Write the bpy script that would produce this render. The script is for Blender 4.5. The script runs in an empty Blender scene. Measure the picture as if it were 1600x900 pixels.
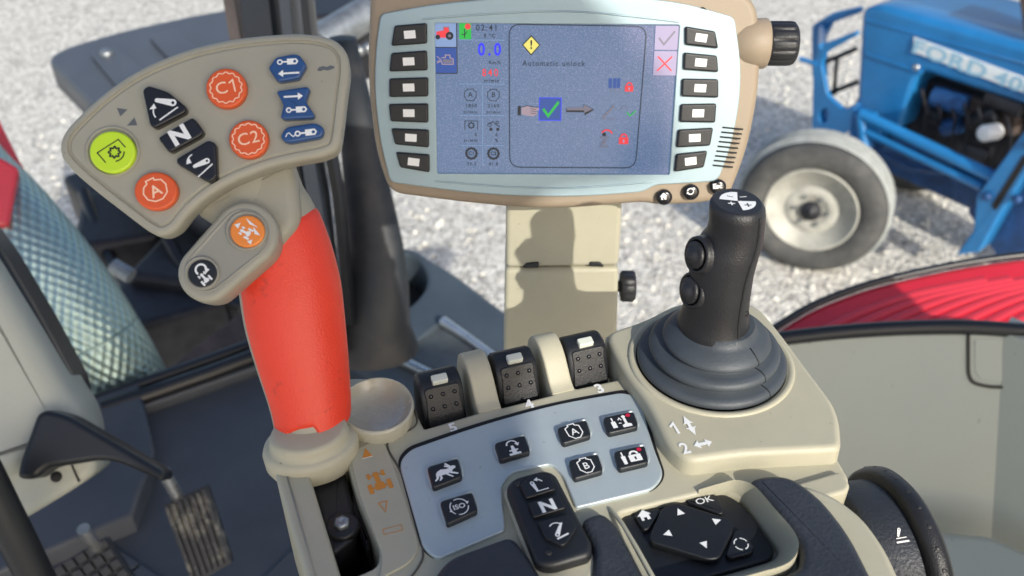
import bpy, bmesh, math, random
from mathutils import Vector, Matrix
from mathutils.noise import noise as mnoise
random.seed(7)
R = math.radians
V = Vector
SC = bpy.context.scene
COL = SC.collection

# ------------------------------------------------------------------ camera
CH = 2.80                       # eye height of somebody sitting in the cab
PITCH = R(36)
CAM = V((0, 0, CH))
FWD = V((0, math.cos(PITCH), -math.sin(PITCH)))
UP = V((0, math.sin(PITCH), math.cos(PITCH)))
RT = V((1, 0, 0))
FPX = 1386.0
cd = bpy.data.cameras.new('camera')
cam = bpy.data.objects.new('camera', cd)
COL.objects.link(cam)
cam.location = CAM
cam.rotation_euler = (math.pi/2 - PITCH, 0, 0)
cd.sensor_width = 36
cd.lens = 36*FPX/1600
cd.clip_start = 0.01
cd.clip_end = 2000
cd.dof.use_dof = True
cd.dof.focus_distance = 0.54
cd.dof.aperture_fstop = 9.0
SC.camera = cam

# ------------------------------------------------------------------ light
LDIR = V((-.385, .770, -.504)).normalized()      # the way the sunlight travels
TOS = -LDIR
SUN_EL = math.asin(TOS.z)
SUN_AZ = math.atan2(TOS.x, TOS.y)
w = bpy.data.worlds.new('World'); SC.world = w; w.use_nodes = True
nt = w.node_tree
sky = nt.nodes.new('ShaderNodeTexSky'); sky.sky_type = 'NISHITA'; sky.sun_disc = False
sky.dust_density = 2.5; sky.air_density = .9; sky.ozone_density = .8; sky.sun_elevation = SUN_EL; sky.sun_rotation = SUN_AZ
nt.links.new(sky.outputs[0], nt.nodes['Background'].inputs[0])
nt.nodes['Background'].inputs[1].default_value = 0.15
sl = bpy.data.lights.new('sun', 'SUN'); sl.energy = 3.2; sl.angle = R(0.6); sl.color = (1, .96, .87)
so = bpy.data.objects.new('sun', sl); COL.objects.link(so)
so.rotation_euler = TOS.to_track_quat('Z', 'Y').to_euler()
SC.view_settings.view_transform = 'Standard'
SC.view_settings.look = 'None'
SC.view_settings.gamma = 1
SC.view_settings.exposure = 0.45
SC.cycles.max_bounces = 6

# ------------------------------------------------------------------ materials
def mat(name, col, rough=.5, metal=0., nscale=0, nstr=0, bump=0, bscale=400, var=0., vscale=30, coat=0., emit=None, estr=1., spec=.5, col2=None, thr=None, specks=0):
    m = bpy.data.materials.new(name); m.use_nodes = True
    t = m.node_tree; b = t.nodes['Principled BSDF']
    b.inputs['Base Color'].default_value = (*col, 1)
    b.inputs['Roughness'].default_value = rough
    b.inputs['Metallic'].default_value = metal
    b.inputs['Specular IOR Level'].default_value = spec
    b.inputs['Coat Weight'].default_value = coat
    b.inputs['Coat Roughness'].default_value = .12
    tc = t.nodes.new('ShaderNodeTexCoord')
    if var or col2:
        n = t.nodes.new('ShaderNodeTexNoise'); n.inputs['Scale'].default_value = vscale; n.inputs['Detail'].default_value = 8
        n.inputs['Roughness'].default_value = .65
        t.links.new(tc.outputs['Object'], n.inputs['Vector'])
        r = t.nodes.new('ShaderNodeValToRGB')
        lo, hi = thr or (.3, .7)
        r.color_ramp.elements[0].position = lo; r.color_ramp.elements[1].position = hi
        c2 = col2 or tuple(min(1, c*(1+var)) for c in col)
        c1 = col if col2 else tuple(c*(1-var) for c in col)
        r.color_ramp.elements[0].color = (*c1, 1); r.color_ramp.elements[1].color = (*c2, 1)
        t.links.new(n.outputs[0], r.inputs[0]); t.links.new(r.outputs[0], b.inputs['Base Color'])
        mr = t.nodes.new('ShaderNodeMapRange')
        mr.inputs['To Min'].default_value = max(0, rough-.09); mr.inputs['To Max'].default_value = min(1, rough+.12)
        t.links.new(n.outputs[0], mr.inputs[0]); t.links.new(mr.outputs[0], b.inputs['Roughness'])
    if specks:
        n3 = t.nodes.new('ShaderNodeTexNoise'); n3.inputs['Scale'].default_value = specks; n3.inputs['Detail'].default_value = 2
        t.links.new(tc.outputs['Object'], n3.inputs['Vector'])
        r3 = t.nodes.new('ShaderNodeValToRGB'); r3.color_ramp.elements[0].position = .735; r3.color_ramp.elements[1].position = .80
        r3.color_ramp.elements[0].color = (1, 1, 1, 1); r3.color_ramp.elements[1].color = (.62, .58, .52, 1)
        mx = t.nodes.new('ShaderNodeMix'); mx.data_type = 'RGBA'; mx.blend_type = 'MULTIPLY'; mx.inputs[0].default_value = 1
        src = b.inputs['Base Color'].links[0].from_socket
        t.links.new(src, mx.inputs[6]); t.links.new(n3.outputs[0], r3.inputs[0]); t.links.new(r3.outputs[0], mx.inputs[7]); t.links.new(mx.outputs[2], b.inputs['Base Color'])
    if bump:
        n2 = t.nodes.new('ShaderNodeTexNoise'); n2.inputs['Scale'].default_value = bscale; n2.inputs['Detail'].default_value = 3
        t.links.new(tc.outputs['Object'], n2.inputs['Vector'])
        bp = t.nodes.new('ShaderNodeBump'); bp.inputs['Strength'].default_value = bump; bp.inputs['Distance'].default_value = .0006
        t.links.new(n2.outputs[0], bp.inputs['Height']); t.links.new(bp.outputs[0], b.inputs['Normal'])
    if emit:
        b.inputs['Emission Color'].default_value = (*emit, 1); b.inputs['Emission Strength'].default_value = estr
    return m

M = {}
M['cream'] = mat('cream plastic', (.425, .398, .295), .48, bump=.25, bscale=1500, var=.05, vscale=25, specks=260)
M['taupe'] = mat('taupe plastic', (.345, .325, .255), .45, bump=.25, bscale=1500, var=.05, vscale=25, specks=260)
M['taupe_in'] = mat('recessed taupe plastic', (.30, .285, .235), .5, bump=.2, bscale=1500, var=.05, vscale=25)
M['tan'] = mat('tan plastic', (.29, .228, .160), .5, bump=.3, bscale=1500, var=.05, vscale=20, specks=260)
M['bezel'] = mat('silver blue bezel', (.32, .42, .455), .38, metal=.2, bump=.08, bscale=3000, var=.03)
M['panel'] = mat('blue grey metallic panel', (.45, .51, .525), .36, metal=.3, bump=.12, bscale=3000, var=.07, vscale=18, specks=300)
M['black'] = mat('black rubber key', (.010, .011, .013), .42, bump=.2, bscale=1500, var=.2)
M['black_gloss'] = mat('glossy black button', (.008, .008, .01), .22, var=.2)
M['dark'] = mat('dark recess', (.008, .008, .009), .7)
M['joy'] = mat('joystick grip plastic', (.014, .014, .016), .40, bump=.5, bscale=1100, var=.2)
M['boot'] = mat('rubber boot', (.048, .057, .067), .50, bump=.3, bscale=900, var=.22, vscale=22)
M['leather'] = mat('grained dark pad', (.027, .031, .039), .48, bump=1.0, bscale=520, var=.15, specks=200)
M['white'] = mat('white print', (.80, .80, .78), .5)
M['greyprint'] = mat('grey print', (.10, .11, .12), .5)
M['blackprint'] = mat('black print', (.015, .02, .01), .5)
M['orange'] = mat('orange button', (.72, .095, .010), .35, coat=.3)
M['orange2'] = mat('amber button', (.85, .25, .03), .35, coat=.3)
M['orangeprint'] = mat('orange print', (.62, .24, .03), .5)
M['orangepale'] = mat('pale orange print', (.80, .75, .63), .5)
M['lime'] = mat('lime button', (.55, .78, .015), .35, coat=.3)
M['blue'] = mat('blue button', (.011, .062, .20), .32, coat=.4)
M['pinkprint'] = mat('pale orange ink', (.95, .62, .42), .5)
M['redled'] = mat('red indicator', (.55, .01, .05), .3)
M['red'] = mat('red grip rubber', (.80, .045, .022), .40, bump=.45, bscale=900)
M['chrome'] = mat('bright metal', (.6, .62, .62), .28, metal=.9, var=.1)
M['steel'] = mat('worn steel', (.30, .32, .33), .45, metal=.8, var=.3, vscale=40)
M['mat'] = mat('floor mat rubber', (.056, .062, .072), .5, bump=.5, bscale=300, var=.25, vscale=5)
M['grease'] = mat('dark bracket plastic', (.020, .020, .021), .45, bump=.4, bscale=900, var=.4, vscale=60)
M['trim'] = mat('pale trim panel', (.40, .415, .355), .5, bump=.2, bscale=600, var=.03, vscale=4, specks=70)
M['column'] = mat('column cover plastic', (.40, .41, .35), .5, bump=.3, bscale=600, var=.05, vscale=8, specks=110)
M['redpaint'] = mat('red paint', (.56, .018, .035), .3, coat=.6, var=.1, vscale=6)
M['fender'] = mat('grey fender plastic', (.070, .082, .100), .42, bump=.3, bscale=150, var=.12, vscale=6)
M['seal'] = mat('black rubber seal', (.010, .011, .013), .35)
M['tyre'] = mat('tyre rubber', (.028, .028, .03), .75, bump=.6, bscale=90, var=.3, vscale=12)
M['tyreside'] = mat('dusty tyre side', (.05, .052, .052), .8, bump=.6, bscale=90, col2=(.10, .10, .095), vscale=9, thr=(.4, .7))
M['tyredust'] = mat('dusty tyre tread', (.30, .32, .31), .85, bump=.6, bscale=90, var=.2, vscale=20)
M['rim'] = mat('off white rim', (.36, .36, .32), .55, var=.3, vscale=8)
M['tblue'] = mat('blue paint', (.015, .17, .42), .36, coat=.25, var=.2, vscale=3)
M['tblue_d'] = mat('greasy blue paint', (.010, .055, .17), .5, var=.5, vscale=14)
M['engine'] = mat('oily engine metal', (.02, .021, .026), .5, metal=.3, var=.6, vscale=25)
M['rust'] = mat('brownish metal', (.10, .075, .065), .6, metal=.2, var=.5, vscale=18)
M['plate'] = mat('white name band', (.72, .78, .8), .4)
M['plateblue'] = mat('light blue letters', (.30, .52, .66), .4)
M['pillar'] = mat('black pillar paint', (.018, .022, .028), .3, var=.4, vscale=8)
M['pillar2'] = mat('brown grey pillar edge', (.16, .13, .115), .55, var=.3, vscale=14)

# red grip: worn and soiled where the hand rubs
def red_grip_material():
    m = M['red']; t = m.node_tree; b = t.nodes['Principled BSDF']
    tc = t.nodes.new('ShaderNodeTexCoord')
    n = t.nodes.new('ShaderNodeTexNoise'); n.inputs['Scale'].default_value = 190; n.inputs['Detail'].default_value = 9; n.inputs['Roughness'].default_value = .7
    n2 = t.nodes.new('ShaderNodeTexNoise'); n2.inputs['Scale'].default_value = 22
    t.links.new(tc.outputs['Object'], n.inputs['Vector']); t.links.new(tc.outputs['Object'], n2.inputs['Vector'])
    mu = t.nodes.new('ShaderNodeMath'); mu.operation = 'MULTIPLY'
    t.links.new(n.outputs[0], mu.inputs[0]); t.links.new(n2.outputs[0], mu.inputs[1])
    r = t.nodes.new('ShaderNodeValToRGB')
    r.color_ramp.elements[0].position = .30; r.color_ramp.elements[0].color = (.78, .050, .020, 1)
    r.color_ramp.elements[1].position = .50; r.color_ramp.elements[1].color = (.22, .03, .022, 1)
    t.links.new(mu.outputs[0], r.inputs[0]); t.links.new(r.outputs[0], b.inputs['Base Color'])
red_grip_material()

# ------------------------------------------------------------------ geometry helpers
def ray(px, py):
    return FWD + RT*((px-800)/FPX) - UP*((py-450)/FPX)
def at(px, py, depth):
    return CAM + ray(px, py)*depth

class PL:
    """a real plane in the cab: points are read off along sight lines"""
    def __init__(s, o, n, xh=V((1, 0, 0))):
        s.o = V(o); s.n = V(n).normalized()
        s.ex = (xh - s.n*xh.dot(s.n)).normalized(); s.ey = s.n.cross(s.ex)
    def p(s, px, py, h=0.):
        d = ray(px, py); t = (s.o + s.n*h - CAM).dot(s.n)/d.dot(s.n)
        return CAM + d*t
    def uv(s, px, py, h=0.):
        q = s.p(px, py, h) - s.o
        return (q.dot(s.ex), q.dot(s.ey))
    def w(s, x, y, h=0.):
        return s.o + s.ex*x + s.ey*y + s.n*h
    def frame(s, px, py, dx=1., dy=0., h=0.):
        a = s.p(px, py, h); b = s.p(px+dx, py+dy, h)
        ex = (b-a); k = ex.length/math.hypot(dx, dy); ex.normalize()
        return FR(a, ex, s.n.cross(ex), s.n, k)
class FR:
    """local frame on a surface; k = metres per picture unit"""
    def __init__(s, o, ex, ey, n, k=1.):
        s.o, s.ex, s.ey, s.n, s.k = o, ex, ey, n, k
    def w(s, x, y, h=0.):
        return s.o + s.ex*(x*s.k) + s.ey*(y*s.k) + s.n*h
    def plane(s):
        p = PL(s.o, s.n, s.ex); return p

def rnd(pts, r, seg=5):
    """round the corners; a point may carry its own radius as third item"""
    out = []; n = len(pts)
    for i in range(n):
        p = V(pts[i][:2]); a = V(pts[i-1][:2]); b = V(pts[(i+1) % n][:2])
        ri = pts[i][2] if len(pts[i]) > 2 else r
        la, lb = (a-p).length, (b-p).length
        ri = min(ri, la*.49, lb*.49)
        if ri < 1e-7: out.append((p.x, p.y)); continue
        s = p+(a-p)/la*ri; e = p+(b-p)/lb*ri
        for k in range(seg+1):
            t = k/seg
            q = s*(1-t)**2 + p*2*t*(1-t) + e*t*t
            out.append((q.x, q.y))
    return out
def spline(pts, seg=6, closed=True):
    out = []; n = len(pts)
    for i in range(n if closed else n-1):
        if closed: p0, p1, p2, p3 = (V(pts[(i+j-1) % n]) for j in range(4))
        else: p0, p1, p2, p3 = (V(pts[max(0, min(n-1, i+j-1))]) for j in range(4))
        for k in range(seg):
            t = k/seg
            out.append(tuple(.5*((2*p1)+(p2-p0)*t+(2*p0-5*p1+4*p2-p3)*t*t+(3*p1-p0-3*p2+p3)*t**3)))
    if not closed: out.append(tuple(pts[-1]))
    return out
def area(p):
    return .5*sum(p[i-1][0]*p[i][1]-p[i][0]*p[i-1][1] for i in range(len(p)))
def clean(p):
    o = []
    for q in p:
        if not o or math.hypot(q[0]-o[-1][0], q[1]-o[-1][1]) > 1e-6: o.append(q)
    if math.hypot(o[0][0]-o[-1][0], o[0][1]-o[-1][1]) < 1e-6: o.pop()
    return o
def inset(p, d):
    """offset a CCW outline inwards by d"""
    n = len(p); out = []
    for i in range(n):
        a, b, c = V(p[i-1]), V(p[i]), V(p[(i+1) % n])
        e1 = (b-a).normalized(); e2 = (c-b).normalized()
        n1 = V((-e1.y, e1.x)); n2 = V((-e2.y, e2.x))
        m = n1+n2
        if m.length < 1e-6: m = n1.copy()
        m.normalize()
        out.append(tuple(b + m*(d/max(.35, m.dot(n1)))))
    # an edge that has turned round has collapsed: close it up
    for _ in range(12):
        bad = False
        for i in range(n):
            j = (i+1) % n
            e0 = (p[j][0]-p[i][0], p[j][1]-p[i][1]); e1 = (out[j][0]-out[i][0], out[j][1]-out[i][1])
            if e0[0]*e1[0]+e0[1]*e1[1] < -1e-14:
                m = ((out[i][0]+out[j][0])/2, (out[i][1]+out[j][1])/2)
                out[i] = out[j] = m; bad = True
        if not bad: break
    return out

def smooth(bm):
    for f in bm.faces: f.smooth = True
def finish(name, bm, m, parent=None, sharp=None, sm=True):
    bmesh.ops.remove_doubles(bm, verts=bm.verts, dist=1e-7)
    me = bpy.data.meshes.new(name)
    if sm: smooth(bm)
    bm.to_mesh(me); bm.free()
    ms = m if isinstance(m, (list, tuple)) else [m]
    for x in ms: me.materials.append(x)
    o = bpy.data.objects.new(name, me); COL.objects.link(o)
    if sharp: me.set_sharp_from_angle(angle=R(sharp))
    if parent:
        q = parent; off = V((0, 0, 0))
        while q: off += q.location; q = q.parent
        o.parent = parent
    else:
        off = sum((V(c) for c in o.bound_box), V())/8
        off.z = min(c[2] for c in o.bound_box)
        o.location = off
    me.transform(Matrix.Translation(-off))
    return o
def thing(name, label, cat, loc=None, group=None):
    o = bpy.data.objects.new(name, None); COL.objects.link(o)
    o.empty_display_size = .02
    o.location = loc if loc is not None else (0, 0, 0)
    o['label'] = label; o['category'] = cat
    if group: o['group'] = group
    return o
def tag(o, label, cat, group=None):
    o['label'] = label; o['category'] = cat
    if group: o['group'] = group
    return o
def lab(o, l): o['label'] = l; return o
def struct(o): o['kind'] = 'structure'; return o

def a_stack(bm, pl, pts, prof, mi=0, capbot=True, holes=()):
    """solid over an outline: prof = [(inset, height), ...] from the bottom up"""
    pts = clean(pts)
    if area(pts) < 0: pts = pts[::-1]
    rings = []
    prof = list(prof) + [(prof[-1][0]+.0003, prof[-1][1])]
    def ring(p2, h):
        o = []; last = None
        for x, y in p2:
            if last and math.hypot(x-last[0], y-last[1]) < 2e-6: o.append(o[-1])
            else: o.append(bm.verts.new(pl.w(x, y, h)))
            last = (x, y)
        if math.hypot(p2[0][0]-p2[-1][0], p2[0][1]-p2[-1][1]) < 2e-6:
            k = len(o)-1; v = o[-1]
            while k > 0 and o[k] is v: o[k] = o[0]; k -= 1
            if v is not o[0]: bm.verts.remove(v)
        return o
    def uniq(vs):
        o = []
        for v in vs:
            if v not in o: o.append(v)
        return o
    def face(vs):
        vs = uniq(vs)
        if len(vs) < 3: return
        try: f = bm.faces.new(vs); f.material_index = mi
        except ValueError: pass
    def bridge(r0, r1):
        n = len(r0)
        for i in range(n): face((r0[i], r0[(i+1) % n], r1[(i+1) % n], r1[i]))
    for d, h in prof: rings.append(ring(inset(pts, d) if abs(d) > 1e-9 else pts, h))
    for r0, r1 in zip(rings, rings[1:]): bridge(r0, r1)
    if capbot: face(rings[0][::-1])
    if not holes:
        face(rings[-1])
        return rings
    loops = [uniq(rings[-1])]
    for hp, hprof in holes:
        hp = clean(hp)
        if area(hp) < 0: hp = hp[::-1]
        hr = []
        hh = [(hprof[0][0]-.0003, hprof[0][1])] + list(hprof)
        for d, h in hh:
            hr.append(ring(inset(hp, d), h))
        for r0, r1 in zip(hr, hr[1:]): bridge(r0, r1)
        loops.append(uniq(hr[0]))
    es = []
    for lp in loops:
        for i in range(len(lp)):
            e = bm.edges.get((lp[i], lp[(i+1) % len(lp)]))
            if e is None: e = bm.edges.new((lp[i], lp[(i+1) % len(lp)]))
            es.append(e)
    g = bmesh.ops.triangle_fill(bm, use_beauty=True, use_dissolve=False, edges=es, normal=pl.n)
    for f in g['geom']:
        if isinstance(f, bmesh.types.BMFace):
            f.material_index = mi
            if f.normal.dot(pl.n) < 0: f.normal_flip()
    return rings
def rp(h0, h1, b, seg=4, start=0.):
    """profile of a wall from h0 up to h1 with a rounded rim of radius b"""
    o = [(start, h0)]
    for k in range(seg+1):
        a = k/seg*math.pi/2
        o.append((b*(1-math.cos(a)), h1-b+b*math.sin(a)))
    return o
def hp(h1, b, h0, seg=4):
    """profile of a hole: rounded rim at h1 then down to h0 (insets negative = outward)"""
    o = []
    for k in range(seg+1):
        a = k/seg*math.pi/2
        o.append((-b*(1-math.sin(a)), h1-b+b*math.cos(a)))
    o.append((0, h0)); return o
def px2(pl, pts, h=0.): return [pl.uv(p[0], p[1], h) for p in pts]
def slab(name, m, parent, pl, pxs, h0, h1, b=.001, r=0, top=None, seg=4, rseg=5, sharp=None):
    """outline read at the height of its top face"""
    bm = bmesh.new()
    th = h1 if top is None else top
    q = px2(pl, pxs, th)
    if len(pxs) < 40:
        kk = max((V(q[i])-V(q[i-1])).length for i in range(len(q)))/max(1e-6, max((V(pxs[i][:2])-V(pxs[i-1][:2])).length for i in range(len(q))))
        sg = 1 if area(q) > 0 else -1
        qq = []
        for i in range(len(q)):
            a, c, d = V(q[i-1]), V(q[i]), V(q[(i+1) % len(q)])
            cr_ = ((c-a).x*(d-c).y-(c-a).y*(d-c).x)*sg
            rr = (pxs[i][2] if len(pxs[i]) > 2 else r)*kk
            if cr_ > 0: rr = max(rr, 1.1*(b+.0003))
            qq.append((q[i][0], q[i][1], rr))
        q = rnd(qq, 0, rseg)
    a_stack(bm, pl, q, rp(h0, h1, b, seg))
    return finish(name, bm, m, parent, sharp)
def a_loft(bm, rings, cap=True, mi=0, closed=True):
    vs = [[bm.verts.new(p) for p in r] for r in rings]
    n = len(vs[0])
    for a, b in zip(vs, vs[1:]):
        for i in range(n if closed else n-1):
            f = bm.faces.new((a[i], a[(i+1) % n], b[(i+1) % n], b[i])); f.material_index = mi
    if cap and closed:
        bm.faces.new(vs[0][::-1]).material_index = mi; bm.faces.new(vs[-1]).material_index = mi
    return vs
def basis(d):
    d = V(d).normalized(); a = V((0, 0, 1)) if abs(d.z) < .9 else V((1, 0, 0))
    x = d.cross(a).normalized(); return x, x.cross(d).normalized()*-1, d
def a_lathe(bm, o, axis, prof, seg=40, mi=0, xr=1.):
    x, y, d = basis(axis)
    rings = [[V(o)+d*h+(x*math.cos(2*math.pi*i/seg)+y*math.sin(2*math.pi*i/seg))*max(r, 1e-5) for i in range(seg)] for r, h in prof]
    a_loft(bm, rings, True, mi)
def lathe(name, m, parent, o, axis, prof, seg=40, sharp=None):
    bm = bmesh.new(); a_lathe(bm, o, axis, prof, seg); return finish(name, bm, m, parent, sharp)
def a_tube(bm, pts, r, seg=12, mi=0, flat=1., cap=True):
    pts = [V(p) for p in pts]; rings = []; px_ = None
    for i, p in enumerate(pts):
        d = (pts[min(i+1, len(pts)-1)]-pts[max(i-1, 0)]).normalized()
        if px_ is None: x, y, _ = basis(d)
        else:
            x = (px_ - d*px_.dot(d)).normalized()
        y = d.cross(x); px_ = x
        rr = r[i] if isinstance(r, (list, tuple)) else r
        rings.append([p+(x*math.cos(2*math.pi*k/seg)+y*math.sin(2*math.pi*k/seg)*flat)*rr for k in range(seg)])
    a_loft(bm, rings, cap, mi)
def tube(name, m, parent, pts, r, seg=12, flat=1., sharp=None):
    bm = bmesh.new(); a_tube(bm, pts, r, seg, 0, flat); return finish(name, bm, m, parent, sharp or 50)
def a_box(bm, o, ex, ey, ez, sx, sy, sz, b=0.):
    """bevelled box centred at o, full sizes"""
    pl = PL(o, ez, ex); pl.o = V(o)-pl.n*sz/2
    q = rnd([(-sx/2, -sy/2), (sx/2, -sy/2), (sx/2, sy/2), (-sx/2, sy/2)], b*1.2, 3) if b else [(-sx/2, -sy/2), (sx/2, -sy/2), (sx/2, sy/2), (-sx/2, sy/2)]
    prof = rp(0, sz, b, 3) if b else [(0, 0), (0, sz)]
    if b: prof = [(b, 0), (b*.3, b*.3)] + [(0, b)] + prof[1:]
    a_stack(bm, pl, q, prof)
def box(name, m, parent, o, ex, ey, ez, sx, sy, sz, b=0.):
    bm = bmesh.new(); a_box(bm, o, ex, ey, ez, sx, sy, sz, b); return finish(name, bm, m, parent, 40)

# --- printing: flat symbols a hair above a surface, drawn in the units of a frame
class Ink:
    def __init__(s, fr, h=.0001): s.fr = fr; s.h = h; s.bm = bmesh.new(); s.k = 0
    def _h(s):
        s.k += 1; return s.h + s.k*.00001
    def poly(s, pts, mi=0):
        h = s._h()
        vs = [s.bm.verts.new(s.fr.w(x, y, h)) for x, y in clean(pts)]
        f = s.bm.faces.new(vs); f.material_index = mi
        f.normal_update()
        if f.normal.dot(s.fr.n) < 0: f.normal_flip()
        return s
    def line(s, pts, wd, mi=0, closed=False):
        h = s._h(); P = [V(p) for p in pts]; n = len(P); L = []; Rr = []
        for i in range(n):
            a = P[i-1] if (i or closed) else P[i]; c = P[(i+1) % n] if (i < n-1 or closed) else P[i]
            e1 = (P[i]-a); e2 = (c-P[i])
            if e1.length < 1e-9: e1 = e2
            if e2.length < 1e-9: e2 = e1
            e1 = e1.normalized(); e2 = e2.normalized()
            n1 = V((-e1.y, e1.x)); n2 = V((-e2.y, e2.x)); m = (n1+n2)
            m = m.normalized() if m.length > 1e-6 else n1
            d = wd/2/max(.5, m.dot(n1))
            L.append(P[i]+m*d); Rr.append(P[i]-m*d)
        lv = [s.bm.verts.new(s.fr.w(q.x, q.y, h)) for q in L]; rv = [s.bm.verts.new(s.fr.w(q.x, q.y, h)) for q in Rr]
        for i in range(n if closed else n-1):
            j = (i+1) % n
            f = s.bm.faces.new((rv[i], rv[j], lv[j], lv[i])); f.material_index = mi
        return s
    def arc(s, cx, cy, r, a0, a1, wd, mi=0, n=24, wav=0, nw=0, ry=None):
        full = abs(a1-a0) >= 359
        pts = []
        for k in range(n if full else n+1):
            a = R(a0+(a1-a0)*k/n); rr = r*(1+(wav*math.cos(nw*a) if wav else 0))
            pts.append((cx+rr*math.cos(a), cy+(ry or 1)*rr*math.sin(a)))
        return s.line(pts, wd, mi, full)
    def disc(s, cx, cy, r, mi=0, n=20, ry=1.):
        return s.poly([(cx+r*math.cos(2*math.pi*k/n), cy+ry*r*math.sin(2*math.pi*k/n)) for k in range(n)], mi)
    def text(s, txt, cx, cy, size, mi=0, sx=1., bold=0., sp=1., rot=0.):
        cu = bpy.data.curves.new('t', 'FONT'); cu.body = txt; cu.size = size; cu.align_x = 'CENTER'; cu.align_y = 'CENTER'
        cu.offset = bold; cu.space_character = sp; cu.resolution_u = 3
        ob = bpy.data.objects.new('t', cu); COL.objects.link(ob)
        dg = bpy.context.evaluated_depsgraph_get(); me = ob.evaluated_get(dg).to_mesh()
        h = s._h(); ca, sa = math.cos(R(rot)), math.sin(R(rot))
        vs = []
        for v in me.vertices:
            x, y = v.co.x*sx, v.co.y
            vs.append(s.bm.verts.new(s.fr.w(cx+x*ca-y*sa, cy+x*sa+y*ca, h)))
        for p in me.polygons:
            try:
                f = s.bm.faces.new([vs[i] for i in p.vertices]); f.material_index = mi
            except ValueError: pass
        ob.evaluated_get(dg).to_mesh_clear()
        bpy.data.objects.remove(ob); bpy.data.curves.remove(cu)
        return s
    def done(s, name, m, parent): return finish(name, s.bm, m, parent, sm=False)
def arrow(ik, x0, y0, x1, y1, wd, hw, hl, mi=0):
    d = V((x1-x0, y1-y0)).normalized(); n = V((-d.y, d.x)); e = V((x1, y1))-d*hl
    ik.line([(x0, y0), tuple(e)], wd, mi)
    ik.poly([tuple(e+n*hw), (x1, y1), tuple(e-n*hw)], mi)
def lock(ik, x, y, s, mi=0, kh=1):
    ik.poly([(x-s, y-s*.95), (x+s, y-s*.95), (x+s, y+s*.45), (x-s, y+s*.45)], mi)
    ik.arc(x, y+s*.5, s*.62, 0, 180, s*.34, mi, 10)
    ik.poly([(x-s*.16, y-s*.6), (x+s*.16, y-s*.6), (x+s*.16, y), (x-s*.16, y)], kh)
def tractor_top(ik, x, y, s, mi=0, rot=0.):
    """a tractor seen from above"""
    ca, sa = math.cos(R(rot)), math.sin(R(rot))
    def q(l): return [(x+(a*ca-b*sa)*s, y+(a*sa+b*ca)*s) for a, b in l]
    def bx(a, b, c, d): return q([(a, b), (c, b), (c, d), (a, d)])
    ik.poly(bx(-.2, -.2, .2, 1.), mi); ik.poly(bx(-.38, -.9, .38, -.2), mi)
    ik.poly(bx(-.95, -1.1, -.6, -.1), mi); ik.poly(bx(.6, -1.1, .95, -.1), mi)
    ik.poly(bx(-.62, -.7, .62, -.5), mi); ik.poly(bx(-.5, .62, .5, .75), mi)
    ik.poly(bx(-.72, .4, -.46, 1.), mi); ik.poly(bx(.46, .4, .72, 1.), mi)
def linkage(ik, x, y, s, rot, mi=0, hole=1):
    """hydraulic arm symbol: a capsule with an eye"""
    ca, sa = math.cos(R(rot)), math.sin(R(rot))
    pts = []
    for k in range(9):
        a = R(-90+180*k/8); pts.append((s*.75+s*.34*math.cos(a), s*.34*math.sin(a)))
    for k in range(9):
        a = R(90+180*k/8); pts.append((-s*.75+s*.2*math.cos(a), s*.2*math.sin(a)))
    ik.poly([(x+a*ca-b*sa, y+a*sa+b*ca) for a, b in pts], mi)
    ik.disc(x+s*.75*ca, y+s*.75*sa, s*.15, hole, 10)
def cyl_icon(ik, x, y, s, d=1, mi=0, hole=1):
    """ram symbol: rod eye, rod, barrel"""
    ik.poly([(x, y-s*.3), (x+d*s*.9, y-s*.3), (x+d*s*1.1, y), (x+d*s*.9, y+s*.3), (x, y+s*.3)], mi)
    ik.disc(x+d*s*.75, y, s*.16, hole, 10)
    ik.line([(x, y), (x-d*s*.5, y)], s*.16, mi); ik.arc(x-d*s*.7, y, s*.22, 0, 360, s*.13, mi, 12)

exec_parts = True
# ------------------------------------------------------------------ main planes
ZC = CH - .367                         # top of the armrest console
YAW = R(19)
CX = V((math.cos(YAW), math.sin(YAW), 0)); CY = V((-math.sin(YAW), math.cos(YAW), 0)); Z = V((0, 0, 1))
K = PL((0, .35, ZC), Z, CX)            # console top
TP = R(18)
T_O = at(868, 155, .62)
T = PL(T_O, V((0, -math.cos(TP), math.sin(TP))), V((1, 0, 0)))      # face of the terminal
HP_ = R(43)
H_O = at(330, 190, .455)
HD = PL(H_O, V((.05, -math.cos(HP_), math.sin(HP_))), V((1, 0, 0)))  # face of the lever head

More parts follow.
